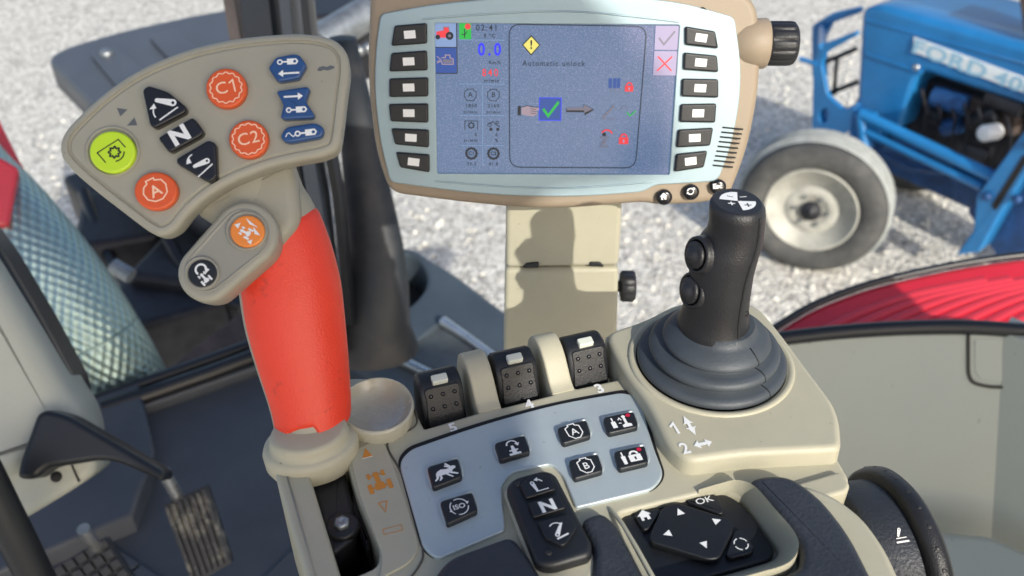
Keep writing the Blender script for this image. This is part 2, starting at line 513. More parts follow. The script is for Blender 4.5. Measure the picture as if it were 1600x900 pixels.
# ================================================================== SETTING
def ground():
    bm = bmesh.new()
    nx = 60
    for (x0, x1, y0, y1, s) in ((-300, 300, -60, 600, 24),):
        vs = [[bm.verts.new((x0+(x1-x0)*i/s, y0+(y1-y0)*j/s, 0)) for i in range(s+1)] for j in range(s+1)]
        for j in range(s):
            for i in range(s): bm.faces.new((vs[j][i], vs[j][i+1], vs[j+1][i+1], vs[j+1][i]))
    m = bpy.data.materials.new('limestone gravel'); m.use_nodes = True
    t = m.node_tree; b = t.nodes['Principled BSDF']; b.inputs['Roughness'].default_value = .9
    tc = t.nodes.new('ShaderNodeTexCoord')
    v = t.nodes.new('ShaderNodeTexVoronoi'); v.inputs['Scale'].default_value = 55; v.inputs['Randomness'].default_value = 1
    n = t.nodes.new('ShaderNodeTexNoise'); n.inputs['Scale'].default_value = 11; n.inputs['Detail'].default_value = 10; n.inputs['Roughness'].default_value = .75
    for q in (v, n): t.links.new(tc.outputs['Object'], q.inputs['Vector'])
    r1 = t.nodes.new('ShaderNodeValToRGB')
    e = r1.color_ramp.elements
    e[0].position = .0; e[0].color = (.27, .265, .25, 1); e[1].position = .75; e[1].color = (.86, .84, .77, 1)
    x = e.new(.35); x.color = (.64, .62, .565, 1)
    sp = t.nodes.new('ShaderNodeSeparateColor'); t.links.new(v.outputs['Color'], sp.inputs[0])
    t.links.new(sp.outputs[0], r1.inputs[0])
    r2 = t.nodes.new('ShaderNodeValToRGB'); r2.color_ramp.elements[0].position = .38; r2.color_ramp.elements[1].position = .62
    r2.color_ramp.elements[0].color = (.70, .69, .67, 1); r2.color_ramp.elements[1].color = (1.0, 1.0, 1.0, 1)
    t.links.new(n.outputs[0], r2.inputs[0])
    mx = t.nodes.new('ShaderNodeMix'); mx.data_type = 'RGBA'; mx.blend_type = 'MULTIPLY'; mx.inputs[0].default_value = 1
    t.links.new(r1.outputs[0], mx.inputs[6]); t.links.new(r2.outputs[0], mx.inputs[7]); t.links.new(mx.outputs[2], b.inputs['Base Color'])
    bp = t.nodes.new('ShaderNodeBump'); bp.inputs['Strength'].default_value = 1; bp.inputs['Distance'].default_value = .012; bp.invert = True
    t.links.new(v.outputs['Distance'], bp.inputs['Height']); t.links.new(bp.outputs[0], b.inputs['Normal'])
    struct(finish('ground', bm, m))
ground()
ZF = CH - 1.15                        # cab floor
FL = PL((0, 1, ZF), Z)

# loose stones on the gravel
def stones():
    bm = bmesh.new()
    for i in range(2600):
        x = random.uniform(-3.4, 4.0); y = random.uniform(2.6, 7.5)
        s = random.uniform(.008, .020)
        m4 = Matrix.Translation((x, y, s*.35)) @ Matrix.Rotation(random.random()*6, 4, 'Z') @ Matrix.Diagonal((s*random.uniform(.7, 1.3), s, s*random.uniform(.5, .8), 1))
        bmesh.ops.create_icosphere(bm, subdivisions=1, radius=1, matrix=m4)
    o = finish('gravel_stones', bm, mat('pale stone', (.66, .645, .585), .9, var=.25, vscale=3.7), sm=False)
    o['kind'] = 'stuff'; tag(o, 'pale loose gravel stones scattered over the yard', 'gravel')
stones()

def cab_floor():
    # rubber mat with grooves running up to the right, a raised wedge to the left
    bm = bmesh.new()
    pts = [(-260, 720), (130, 640), (400, 545), (560, 560), (700, 600), (1000, 600), (1250, 640), (1500, 1300), (-700, 1300)]
    a_stack(bm, FL, px2(FL, pts), [(0, -.06), (0, 0)])
    o = finish('floor', bm, M['mat'], sm=False); struct(o)
    d = (FL.p(419, 711)-FL.p(336, 783)).normalized(); n = d.cross(Z)
    c = FL.p(336, 783)
    bm = bmesh.new()
    for k in range(-3, 10):
        # ribs between grooves
        L_ = (1.5 if k > 1 else .62); sh = -.05 if k > 1 else -.46
        o_ = c + n*(.088*k+.044) + Z*.002 + d*sh
        a_box(bm, o_, d, n, Z, L_, .0815, .006, .0014)
    q = finish('floor_mat', bm, M['mat'], None, 40)
    tag(q, 'dark blue grey ribbed rubber mat covering the cab floor by the pedals', 'floor mat')
    # wedge plate left of the seam
    bm = bmesh.new()
    P = [FL.p(120, 655), FL.p(225, 622), FL.p(250, 730), FL.p(215, 830), FL.p(-60, 950), FL.p(-150, 760)]
    P = [p+Z*.02 for p in P]
    pl = PL(P[0], Z); uv = [((p-P[0]).dot(pl.ex), (p-P[0]).dot(pl.ey)) for p in P]
    a_stack(bm, pl, uv, rp(-.03, .02, .008, 4))
    tag(finish('footwell_cover', bm, M['mat'], None, 50), 'smooth dark raised cover beside the steering column foot', 'floor cover')
cab_floor()

def sill():
    t = thing('window_sill_seal', 'two parallel black rubber seals along the front lower window edge left', 'window seal', FL.p(250, 590, .1))
    P = PL(FL.o, Z)
    a = [P.p(x, y, .03) for x, y in ((120, 637), (200, 608), (328, 563), (410, 533), (470, 512))]
    b = [P.p(x, y, .03) for x, y in ((160, 640), (230, 617), (328, 583), (410, 552), (470, 530))]
    tube('outer_seal', M['seal'], t, a, .013, 10); tube('inner_seal', M['seal'], t, b, .016, 10)
    pts = [(60, 700), (130, 645), (410, 545), (470, 525), (470, 545), (410, 570), (150, 660)]
    slab('ledge', M['mat'], t, P, pts, -.02, .022, .006, 4)
sill()

def pillar():
    t = thing('cab_pillar', 'dark cab corner post behind the control lever with brown grey edge strip', 'pillar', FL.p(560, 560))
    def pth(l): return [at(x, y, d) for x, y, d in l]
    # main black post, box section
    def post(name, m, L, w, th):
        bm = bmesh.new(); rings = []
        for (x, y, d, ww) in L:
            c = at(x, y, d); h = ww/2/FPX*d
            f = V((0, -1, .2)).normalized(); s = V((1, 0, 0))
            rings.append([c-s*h, c-s*h*.7+f*th*.5, c+s*h*.7+f*th*.5, c+s*h, c+s*h*.7-f*th*.6, c-s*h*.7-f*th*.6])
        a_loft(bm, rings); return finish(name, bm, m, t, 30)
    post('edge_strip', M['pillar2'], [(352, -60, 1.30, 24), (372, 60, 1.33, 24), (420, 300, 1.42, 24), (455, 545, 1.55, 20)], 0, .03)
    post('post', M['pillar'], [(398, -60, 1.27, 62), (412, 60, 1.30, 62), (462, 300, 1.40, 60), (500, 560, 1.52, 56)], 0, .05)
    post('inner_trim', M['fender'], [(446, -60, 1.24, 22), (458, 60, 1.27, 22), (497, 300, 1.36, 30), (525, 550, 1.5, 36)], 0, .06)
    post('door_seal', M['seal'], [(474, -60, 1.22, 16), (486, 60, 1.25, 18), (528, 300, 1.36, 16), (548, 500, 1.48, 16)], 0, .04)
    # flared foot
    bm = bmesh.new(); rings = []
    for (x, y, d, ww) in ((535, 60, 1.50, 44), (560, 200, 1.50, 62), (575, 300, 1.50, 74), (588, 380, 1.50, 84), (592, 450, 1.50, 94), (585, 510, 1.52, 112), (580, 545, 1.55, 150)):
        c = at(x, y, d); h = ww/2/FPX*d
        rings.append([c+V((math.cos(a)*h, math.sin(a)*h*.7, 0)) for a in [2*math.pi*k/20 for k in range(20)]])
    a_loft(bm, rings); finish('flared_foot', bm, mat('scuffed dark plastic', (.012, .015, .018), .5, bump=.3, bscale=200, col2=(.075, .065, .058), vscale=5, thr=(.48, .75)), t, 60)
pillar()

def step_platform():
    t = thing('step_platform', 'dark blue grey moulded platform behind the beige post, with bright edge rails', 'platform', FL.p(700, 520))
    P = PL(FL.o+Z*.05, Z)
    m = mat('moulded blue grey plastic', (.055, .072, .088), .45, bump=.4, bscale=120, var=.2, vscale=7)
    bm = bmesh.new()
    out = rnd([(560, 400, 20), (628, 378, 30), (700, 415, 40), (812, 500, 60), (1000, 590, 40), (1000, 760, 20), (760, 700, 20), (530, 560, 20)], 10, 8)
    hole = rnd([(615, 392, 8), (655, 398, 30), (672, 440, 30), (640, 480, 30), (590, 500, 8), (585, 430, 8)], 10, 6)
    hole2 = rnd([(640, 540), (693, 500), (780, 560), (800, 620), (700, 612)], 8, 5)
    a_stack(bm, P, px2(P, out), rp(-.10, 0, .02, 5), holes=[(px2(P, hole), hp(0, .012, -.09)), (px2(P, hole2), hp(0, .004, -.012))])
    finish('deck', bm, m, t, 60)
    bm = bmesh.new(); a_stack(bm, P, px2(P, [(560, 380), (700, 380), (840, 560), (840, 690), (560, 560)]), [(0, -.12), (0, -.085)])
    finish('pocket_floor', bm, M['dark'], t, 40)
    bm = bmesh.new(); a_stack(bm, P, px2(P, rnd([(630, 540), (693, 495), (790, 560), (800, 640), (690, 612)], 8)), [(0, -.02), (0, -.0121)])
    finish('tread_plate', bm, mat('grey tread', (.075, .09, .10), .5, var=.3, vscale=20, bump=.6, bscale=200), t, 40)
    tube('rail', M['chrome'], t, [P.p(x, y, .01) for x, y in ((692, 502), (730, 527), (775, 560), (830, 600))], [.011, .009, .009, .009], 8)
    tube('rail', M['chrome'], t, [P.p(x, y, .01) for x, y in ((582, 541), (620, 560), (668, 583), (720, 610))], .010, 8)
step_platform()

# ------------------------------------------------------------------ right hand trim, seal and wheel arch
def right_side():
    # pale trim wall under the side window
    Y0 = .98
    W_ = PL((.6, Y0, ZF), V((-.12, -.93, .34)))
    m = M['trim']
    t = thing('side_trim_panel', 'pale grey green trim wall at the right with a grooved access flap', 'trim panel', W_.p(1400, 800))
    bm = bmesh.new()
    top = [(1120, 548), (1200, 540), (1300, 529), (1400, 523), (1500, 522), (1570, 524)]
    out = top + [(1572, 640), (1545, 900), (1540, 1050), (1000, 1050), (1080, 700)]
    a_stack(bm, W_, px2(W_, out), rp(-.05, 0, .004, 3))
    finish('wall', bm, m, t, 60)
    # corner return to the right, turned towards the seat
    a = W_.p(1568, 520); b = W_.p(1536, 1060)
    bm = bmesh.new()
    d = V((.75, -.66, .02)); vs = [bm.verts.new(q) for q in (a, a+d*.6, b+d*.6, b)]; vs2 = [bm.verts.new(v.co+V((.03, .04, 0))) for v in vs]
    for i in range(4): bm.faces.new((vs[i], vs[(i+1) % 4], vs2[(i+1) % 4], vs2[i]))
    bm.faces.new(vs[::-1]); bm.faces.new(vs2)
    finish('corner_wall', bm, m, t, 30)
    # lower ledge
    bm = bmesh.new()
    L = PL(FL.o+Z*.035, Z)
    a_stack(bm, L, px2(L, rnd([(1180, 835), (1420, 822), (1545, 830), (1700, 900), (1700, 1300), (1150, 1300)], 15)), rp(-.1, 0, .02, 4))
    finish('lower_ledge', bm, m, t, 60)
    # groove round the flap
    g = [W_.p(x, y, .001) for x, y in spline([(1513, 524), (1513, 560), (1514, 585), (1522, 598), (1545, 604), (1566, 605)], 5, False)]
    tube('flap_groove', mat('shadow gap', (.05, .045, .035), .8), t, g, .0028, 8)
    g = [(1523, 530), (1566, 530), (1566, 596), (1545, 597), (1530, 592), (1523, 580)]
    slab('access_flap', m, t, W_, g, -.01, .0012, .0010, 4)
    # black seal on top
    s = [W_.p(x, y, -.005) for x, y in spline([(1110, 548), (1200, 532), (1300, 520), (1400, 513), (1500, 511), (1600, 517), (1700, 526)], 5, False)]
    o = tube('side_window_seal', M['seal'], None, s, .012, 12); tag(o, 'thick black rubber seal curving along the top of the pale side trim', 'window seal')
    # red wheel arch outside
    A = PL((1.1, 1.5, CH-.86), V((-.1, -.25, 1)).normalized())
    mr = bpy.data.materials.new('ribbed red paint'); mr.use_nodes = True
    tt = mr.node_tree; bb = tt.nodes['Principled BSDF']; bb.inputs['Base Color'].default_value = (.42, .008, .02, 1); bb.inputs['Roughness'].default_value = .3; bb.inputs['Coat Weight'].default_value = .3
    red = thing('rear_wheel_arch', 'glossy red wheel arch with fine ribs outside the right window', 'wheel arch', A.p(1400, 470))
    bm = bmesh.new()
    edge = spline([(1190, 526), (1260, 482), (1330, 453), (1400, 433), (1500, 412), (1600, 398), (1720, 388)], 6, False)
    out = edge + [(1720, 620), (1180, 620)]
    a_stack(bm, A, px2(A, out), rp(-.06, 0, .02, 5))
    finish('arch_skin', bm, M['redpaint'], red, 60)
    # raised ribs on the lens panel
    bm = bmesh.new()
    for k in range(9):
        x0 = 1340+k*40
        pts = [A.p(x, y, .001) for x, y in spline([(x0-60, 518), (x0, 488-k*.6), (x0+90, 458-k*1.2), (x0+200, 436-k*1.4)], 5, False)]
        pts = [p for p in pts]
        a_tube(bm, pts, .0085, 8, 0, .25)
    finish('rib', bm, mat('ribbed red lens', (.66, .04, .06), .3, coat=.3), red, 60)['kind'] = 'stuff'
    e = [A.p(x, y, .004) for x, y in edge]
    tube('edge_trim', M['seal'], red, e, .007, 10)
right_side()

# ------------------------------------------------------------------ left: column cover, pedals, exhaust, hood
def left_side():
    CP = PL(at(60, 650, .95), V((.25, -.72, .62)))
    t = thing('steering_column_cover', 'pale beige moulded steering column cover at the left edge', 'column cover', CP.p(60, 800, -.1))
    top = [(-160, 200), (-28, 392, 20), (38, 500, 30), (98, 604, 30), (120, 636, 30), (130, 672, 20), (132, 700), (60, 720), (18, 745, 10), (-160, 790)]
    slab('upper_cover', M['column'], t, CP, top, -.12, 0, .022, 6, seg=6, rseg=6)
    low = [(-160, 700), (60, 660), (128, 690, 10), (151, 712, 12), (148, 740, 12), (110, 768, 20), (20, 822, 10), (-160, 900)]
    slab('lower_cover', M['column'], t, CP, low, -.14, -.035, .01, 6, seg=5)
    f = CP.frame(88, 745, h=-.0348)
    a = f.o
    bm = bmesh.new(); a_lathe(bm, a-CP.n*.012, CP.n, [(.006, 0), (.0065, .001), (.0075, .012), (.0095, .0125), (.011, .0122), (.011, .001)], 24)
    finish('screw_well', bm, M['column'], t, 50)
    lathe('screw', M['dark'], t, a-CP.n*.002, CP.n, [(.006, 0), (.006, .003), (.001, .0032)], 16)
    slab('cover_joint', M['dark'], t, CP, [(108, 722), (111, 720), (125, 752), (122, 754)], -.045, -.0338, .0003)
    slab('rear_edge', M['seal'], t, CP, [(-160, 180), (-10, 376, 20), (54, 484, 20), (112, 592, 10), (115, 640), (-160, 400)], -.16, -.06, .01, 4)
    # black stalk bracket
    BP = PL(at(120, 700, .93), V((.1, -.7, .7)))
    slab('pedal_bracket', M['seal'], t, BP, [(57, 646, 8), (72, 640, 8), (104, 648, 14), (257, 738, 5), (254, 754, 5), (170, 716, 30), (70, 732, 20), (52, 750, 8), (24, 748, 8), (30, 720, 10)], -.03, .004, .006, 4)
    # pedals
    def pedal(name, label, pts, px_rod, n, depth, dirty, ribs):
        PP = PL(at(pts[0][0], pts[0][1], depth), n)
        p = thing(name, label, 'pedal', PP.p(pts[0][0], pts[0][1], -.05))
        md = mat('worn rubber pedal', (.035, .036, .04), .7, bump=.8, bscale=400, col2=(.24, .23, .19), vscale=26, thr=dirty)
        slab('pad', md, p, PP, pts, -.018, -.004, .003, 3)
        A, B, C_, D = [V(PP.uv(*q)) for q in pts]
        bm = bmesh.new()
        if ribs == 'lines':
            n_ = 7
            for k in range(n_):
                t0 = (k+.18)/n_; t1 = (k+.78)/n_
                q = [A.lerp(B, t0), A.lerp(B, t1), D.lerp(C_, t1), D.lerp(C_, t0)]
                q = [(v.x, v.y) for v in [q[0].lerp(q[3], .04), q[1].lerp(q[2], .04), q[1].lerp(q[2], .96), q[0].lerp(q[3], .96)]]
                a_stack(bm, PP, q, rp(-.004, .001, .0012, 2))
        else:
            for i in range(6):
                for j in range(5):
                    f_ = lambda u, v_: A.lerp(B, u).lerp(D.lerp(C_, u), v_)
                    q = [f_((i+.1)/6, (j+.12)/5), f_((i+.88)/6, (j+.12)/5), f_((i+.88)/6, (j+.85)/5), f_((i+.1)/6, (j+.85)/5)]
                    a_stack(bm, PP, [(v.x, v.y) for v in q], rp(-.004, .002, .0012, 2))
        finish('tread', bm, md, p, 40)
        (a, b) = px_rod
        tube('rod', M['chrome'], p, [at(a[0], a[1], depth-.02), PP.p(b[0], b[1], -.022)], .008, 12)
    pedal('foot_pedal', 'rectangular ribbed pedal with worn dusty lower half hanging from black bracket', [(254, 789), (322, 758), (362, 880), (300, 915)], ((257, 738), (285, 790)), V((.05, -.75, .66)), 1.12, (.52, .68), 'lines')
    pedal('brake_pedal', 'chequered black rubber pedal at the bottom left corner', [(62, 900), (164, 838), (215, 915), (130, 985)], ((130, 826), (160, 868)), V((.05, -.65, .75)), 1.12, (.58, .78), 'grid')
    bm = bmesh.new(); a_tube(bm, [at(-30, 730, .85), at(20, 830, .88), at(70, 930, .92)], .018, 10)
    tag(finish('steering_tilt_strut', bm, M['seal'], None, 50), 'black diagonal strut in the bottom left corner', 'strut')

    # exhaust heat shield with embossed diamonds
    pth = [(-140, 150, 1.75), (-60, 268, 1.72), (0, 330, 1.70), (60, 402, 1.68), (105, 462, 1.68), (148, 528, 1.70), (190, 600, 1.75), (225, 680, 1.8)]
    P3 = [at(*q) for q in pth]
    # resample
    SP = [V(q) for q in spline([tuple(p) for p in P3], 26, False)]
    bm = bmesh.new(); rings = []; x0 = None; nseg = 120; rad = .086
    L = 0; prev = SP[0]
    for i, p in enumerate(SP):
        d = (SP[min(i+1, len(SP)-1)]-SP[max(i-1, 0)]).normalized(); L += (p-prev).length; prev = p
        x, y, _ = basis(d)
        rings.append([]);
        for k in range(nseg):
            a = 2*math.pi*k/nseg
            rings[-1].append(p+(x*math.cos(a)+y*math.sin(a))*rad)
    a_loft(bm, rings)
    uv = bm.loops.layers.uv.new('UVMap')
    bm.faces.ensure_lookup_table()
    # UV from ring index and angle so that the embossing follows the pipe
    idx = 0
    for i in range(len(rings)-1):
        for k in range(nseg):
            f = bm.faces[idx]; idx += 1
            for l, (a, b) in zip(f.loops, ((k, i), (k+1, i), (k+1, i+1), (k, i+1))): l[uv].uv = (a/nseg, b/26*.1)
    em = bpy.data.materials.new('embossed heat shield'); em.use_nodes = True
    t_ = em.node_tree; b_ = t_.nodes['Principled BSDF']
    b_.inputs['Base Color'].default_value = (.20, .31, .30, 1); b_.inputs['Metallic'].default_value = .75; b_.inputs['Roughness'].default_value = .36
    un = t_.nodes.new('ShaderNodeUVMap'); sep = t_.nodes.new('ShaderNodeSeparateXYZ'); t_.links.new(un.outputs[0], sep.inputs[0])
    def mth(op, a, b=None):
        n = t_.nodes.new('ShaderNodeMath'); n.operation = op
        for i_, v_ in enumerate((a, b)):
            if v_ is None: continue
            if isinstance(v_, (int, float)): n.inputs[i_].default_value = v_
            else: t_.links.new(v_, n.inputs[i_])
        return n.outputs[0]
    ua = mth('MULTIPLY', sep.outputs[0], 2*math.pi*30); va = mth('MULTIPLY', sep.outputs[1], 2*math.pi*44)
    hgt = mth('MULTIPLY', mth('SINE', ua), mth('SINE', va))
    bp = t_.nodes.new('ShaderNodeBump'); bp.inputs['Distance'].default_value = .002; bp.inputs['Strength'].default_value = .6
    t_.links.new(hgt, bp.inputs['Height']); t_.links.new(bp.outputs[0], b_.inputs['Normal'])
    cr = t_.nodes.new('ShaderNodeValToRGB'); cr.color_ramp.elements[0].color = (.24, .33, .32, 1); cr.color_ramp.elements[1].color = (.40, .54, .51, 1)
    t_.links.new(mth('MULTIPLY_ADD', hgt, .5), cr.inputs[0]); cr.inputs[0].links[0].from_node.inputs[2].default_value = .5
    t_.links.new(cr.outputs[0], b_.inputs['Base Color'])
    o = finish('exhaust_heat_shield', bm, em)
    tag(o, 'thick bent pipe with greenish embossed metal heat shield beside the red bonnet', 'exhaust pipe')
    # bonnet pieces in red
    RP = PL(at(40, 260, 1.62), V((.4, -.6, .7)))
    b = thing('red_bonnet', 'glossy red bonnet corner at the left edge above the exhaust pipe', 'bonnet', RP.p(20, 340, -.2))
    slab('bonnet_side', M['redpaint'], b, PL(at(40, 260, 1.9), V((.4, -.6, .7))), [(-160, -60), (-40, 100, 10), (0, 190, 10), (30, 250), (92, 348), (60, 400), (-160, 400)], -.05, 0, .006, 4)
    slab('bonnet_flap', M['redpaint'], b, RP, [(-200, 200), (0, 244, 4), (30, 262, 6), (14, 352, 5), (0, 354, 5), (-200, 330)], -.05, 0, .008, 4)
    return
left_side()

def front_gear():
    # plastic mudguard of the front wheel, tyre below
    G = PL(at(200, 90, 2.75), V((.06, -.12, 1)))
    t = thing('front_mudguard', 'blue grey plastic front mudguard with moulded ribs behind lever head', 'mudguard', G.p(220, 150, -.2))
    out = [(70, 88, 14), (107, 70, 10), (190, 46, 20), (300, 22, 20), (420, 2, 10), (470, 60), (470, 330), (300, 330), (143, 162, 10), (100, 118, 12)]
    slab('guard_shell', M['fender'], t, G, out, -.09, 0, .02, 6, seg=5)
    for q in ([(140, 82), (178, 68), (230, 112), (196, 150)], [(232, 56), (272, 44), (318, 84), (270, 96)]):
        slab('moulded_rib', M['fender'], t, G, [(x, y, 4) for x, y in q], -.01, .018, .006, 4)
    lathe('bolt', M['steel'], t, G.p(168, 88, .01), G.n, [(.02, 0), (.02, .016), (.012, .022), (.001, .023)], 14)
    # front tyre (partly in shade)
    c = at(300, 420, 3.05); c.z = .62
    ax = V((.93, .3, -.05)).normalized()
    e = thing('front_axle', 'dark front axle with lugged tyre and hoses in the shade below grey mudguard', 'axle', V((c.x, c.y, 0)))
    x, y, d = basis(ax)
    w_ = lathe('wheel', M['tyre'], e, c-d*.27, ax, [(.30, .03), (.42, 0), (.56, .02), (.61, .08), (.62, .27), (.61, .46), (.56, .52), (.42, .54), (.30, .51)], 56)
    bm = bmesh.new()
    for k in range(22):
        for sgn in (-1, 1):
            a = 2*math.pi*(k+(.5 if sgn > 0 else 0))/22
            rdir = x*math.cos(a)+y*math.sin(a); tg = -x*math.sin(a)+y*math.cos(a)
            ex = (d*sgn+tg*.5).normalized()
            a_box(bm, c+d*sgn*.13+rdir*.635, ex, rdir.cross(ex), rdir, .27, .06, .05, .008)
    finish('tyre_lugs', bm, M['tyre'], w_, 40)
    lathe('rim', M['engine'], w_, c-d*.25, ax, [(.05, .1), (.28, .08), (.31, .0), (.31, .5), (.05, .4)], 32)
    # axle machinery between tyre and cab
    for (x_, y_, dd, sx, sy, sz, rz) in ((200, 380, 2.5, .22, .3, .2, .3), (330, 440, 2.3, .30, .25, .18, -.2), (260, 500, 2.2, .28, .2, .15, .5), (390, 360, 2.5, .2, .3, .3, 0), (520, 60, 2.6, .3, .2, .2, .2), (545, 20, 2.9, .4, .3, .2, -.2), (160, 330, 2.6, .1, .3, .15, .7)):
        q = at(x_, y_, dd); ex = V((math.cos(rz), math.sin(rz), .1)).normalized()
        box('casting', M['engine'], e, q, ex, None, Z, sx, sy, sz, .02)
    for L in ([(190, 300, 2.4), (240, 340, 2.3), (310, 350, 2.3), (380, 400, 2.2)], [(130, 300, 2.5), (180, 420, 2.3), (250, 520, 2.1)], [(230, 300, 2.3), (290, 420, 2.2), (380, 480, 2.1)], [(480, 40, 2.4), (520, 50, 2.4), (580, 20, 2.4)]):
        tube('hose', M['seal'], e, [V(q) for q in spline([tuple(at(*p)) for p in L], 6, False)], .016, 8)
    tube('cylinder', M['steel'], e, [at(495, 68, 2.3), at(575, 20, 2.4)], .045, 16)
    tube('cylinder', M['steel'], e, [at(176, 415, 2.0), at(205, 432, 2.0)], .018, 12)
    for k in range(8):
        lathe('nut', M['steel'], e, at(484+k*13, 104-k*4, 2.25), V((.1, -.8, .5)), [(.014, 0), (.014, .012), (.008, .02)], 8)
    slab('axle_plate', M['rust'], e, PL(at(330, 520, 1.95), V((0, -.4, 1))), [(225, 610), (300, 545, 10), (400, 470), (470, 470), (470, 560), (300, 610)], -.02, 0, .004, 4)
front_gear()

# ================================================================== BLUE TRACTOR
def blue_tractor():
    LT = V((.77, .64, 0)).normalized(); RE = V((.64, -.77, 0)).normalized()     # away from us / towards its rear
    base = V((2.06, 4.40, 0))
    S = PL(base, -LT, RE)
    def off(d): return PL(base+LT*d, -LT, RE)
    t = thing('blue_tractor', 'old blue farm tractor with white name band parked on the gravel', 'tractor', V((2.6, 4.4, 0)))
    B = M['tblue']; D = M['tblue_d']
    # hood: side panel extruded across the tractor
    hood = [(1345, 14, 14), (1372, 8, 14), (1700, 100), (1700, 190), (1640, 178), (1440, 112), (1428, 130), (1405, 205, 6), (1336, 182, 10)]
    slab('hood', B, t, S, hood, -.62, 0, .035, 10, seg=6)
    slab('hood_crease', B, t, S, [(1352, 30), (1700, 124), (1700, 128), (1352, 34)], -.01, .006, .003)
    slab('hood_rib', B, t, S, [(1352, 82, 4), (1440, 112, 2), (1440, 116, 2), (1352, 88, 4)], -.01, .008, .003)
    # name band with its letters
    NB = slab('name_band', M['plate'], t, S, [(1427, 58), (1700, 158), (1700, 182), (1428, 82)], -.005, .009, .002)
    for w_, x_, y_ in (('FORD', 1482, 93), ('4000', 1598, 136)):
        f = S.frame(x_, y_, 100, 37, h=.0094)
        ik = Ink(f, .0004); ik.text(w_, 0, 0, 32, 0, 1.45, .9, 1.1); ik.done('lettering', M['plateblue'], NB)
    lathe('side_bolt', M['chrome'], t, S.p(1432, 105, 0), S.n, [(.018, 0), (.018, .008), (.001, .011)], 12)
    slab('hood_latch', M['rust'], t, off(.1), [(1590, -10), (1640, -6), (1640, 60), (1600, 55)], -.2, .05, .01, 6)
    # engine bay
    slab('engine_block', M['engine'], t, off(.16), [(1400, 110), (1700, 190), (1700, 330), (1560, 300), (1420, 215)], -.3, 0, .01, 5)
    for (x0, y0, x1, y1, r, m) in ((1460, 150, 1510, 165, .055, D), (1450, 175, 1470, 185, .04, M['engine']), (1475, 200, 1500, 195, .045, D), (1520, 190, 1560, 175, .04, M['engine']), (1510, 235, 1545, 245, .05, M['engine']), (1545, 150, 1600, 170, .05, M['engine'])):
        tube('engine_unit', m, t, [off(.05).p(x0, y0), off(.05).p(x1, y1)], r, 18)
    for k in range(7):
        x = 1440+k*22
        tube('fuel_pipe', M['engine'], t, [off(.02).p(x, 140+k*7), off(-.02).p(x+8, 175+k*6), off(.05).p(x+4, 205+k*8)], .008, 6)
    slab('engine_side', M['rust'], t, off(.1), [(1510, 150, 6), (1590, 172, 6), (1585, 215, 6), (1505, 200, 6)], -.05, .01, .01)
    a = off(.0).p(1560, 205); a2 = a-LT*.14-RE*.06
    lathe('oil_filter', M['white'], t, a, a2-a, [(.036, 0), (.042, .01), (.042, .085), (.036, .097), (.022, .10)], 24)
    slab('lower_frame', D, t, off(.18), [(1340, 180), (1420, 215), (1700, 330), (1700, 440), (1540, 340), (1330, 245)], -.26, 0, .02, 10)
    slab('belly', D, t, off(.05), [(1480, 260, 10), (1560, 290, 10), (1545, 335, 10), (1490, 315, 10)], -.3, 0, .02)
    # front guard: side plates and cross bars in front of the nose
    N = off(-.02)
    bm = bmesh.new()
    plate = rnd([(1270, 100, 6), (1282, 70, 10), (1338, 48, 4), (1338, 56, 2), (1290, 82, 8), (1283, 100, 6), (1292, 150, 10), (1318, 172, 8), (1340, 160, 4), (1342, 195, 4), (1318, 210, 4), (1308, 216, 6), (1268, 216, 4)], 3, 4)
    hole = [(N.uv(1287, 181)[0]+.03*math.cos(k*math.pi/8), N.uv(1287, 181)[1]+.045*math.sin(k*math.pi/8)) for k in range(16)]
    a_stack(bm, N, px2(N, plate), rp(-.03, 0, .006, 3), holes=[(hole, hp(0, .003, -.03))])
    finish('guard_plate', bm, B, t, 40)
    N2 = off(.55)
    slab('guard_plate', B, t, N2, [(1268, 40, 6), (1300, 20, 6), (1345, 10), (1345, 20), (1300, 36), (1288, 60), (1290, 120), (1268, 120)], -.03, 0, .006, 4)
    tube('guard_bar', B, t, [N.p(1285, 72), N2.p(1285, 42)], .02, 10)
    tube('guard_bar', B, t, [N.p(1276, 100), N.p(1260, 95), N.p(1250, 92)], .014, 10)
    for (x0, y0, x1, y1) in ((1287, 98, 1338, 76), (1291, 148, 1340, 128)): tube('grille_bar', M['seal'], t, [N.p(x0, y0, -.1), N.p(x1, y1, -.1)], .014, 8)
    tube('grille_bar', M['seal'], t, [N.p(1308, 86, -.1), N.p(1303, 148, -.1)], .012, 8)
    # front wheels
    def wheel(c, ax, label):
        x, y, d = basis(ax)      # d points away from us
        wl = thing('x', '', ''); bpy.data.objects.remove(wl)
        ty = lathe('wheel', M['tyreside'], t, c, d, [(.232, .035), (.245, .008), (.32, -.01), (.36, .01), (.38, .035)], 64)
        lathe('tread', M['tyredust'], ty, c, d, [(.378, .033), (.388, .05), (.393, .11), (.388, .17), (.37, .20), (.30, .215)], 64)
        bm = bmesh.new()
        for k in range(3): a_lathe(bm, c, d, [(.389, .062+k*.04), (.399, .067+k*.04), (.399, .082+k*.04), (.389, .087+k*.04)], 64)
        finish('tread_rib', bm, M['tyredust'], ty, 40)
        lathe('rim', M['rim'], ty, c, d, [(.242, .02), (.240, .006), (.232, .004), (.224, .015), (.212, .03), (.195, .036), (.165, .035), (.135, .018), (.11, .012), (.085, .014), (.07, .03), (.001, .032)], 64)
        lathe('hub_cap', M['engine'], ty, c, d, [(.052, .035), (.052, -.005), (.042, -.014), (.02, -.016), (.018, -.025), (.001, -.026)], 24)
        bm = bmesh.new()
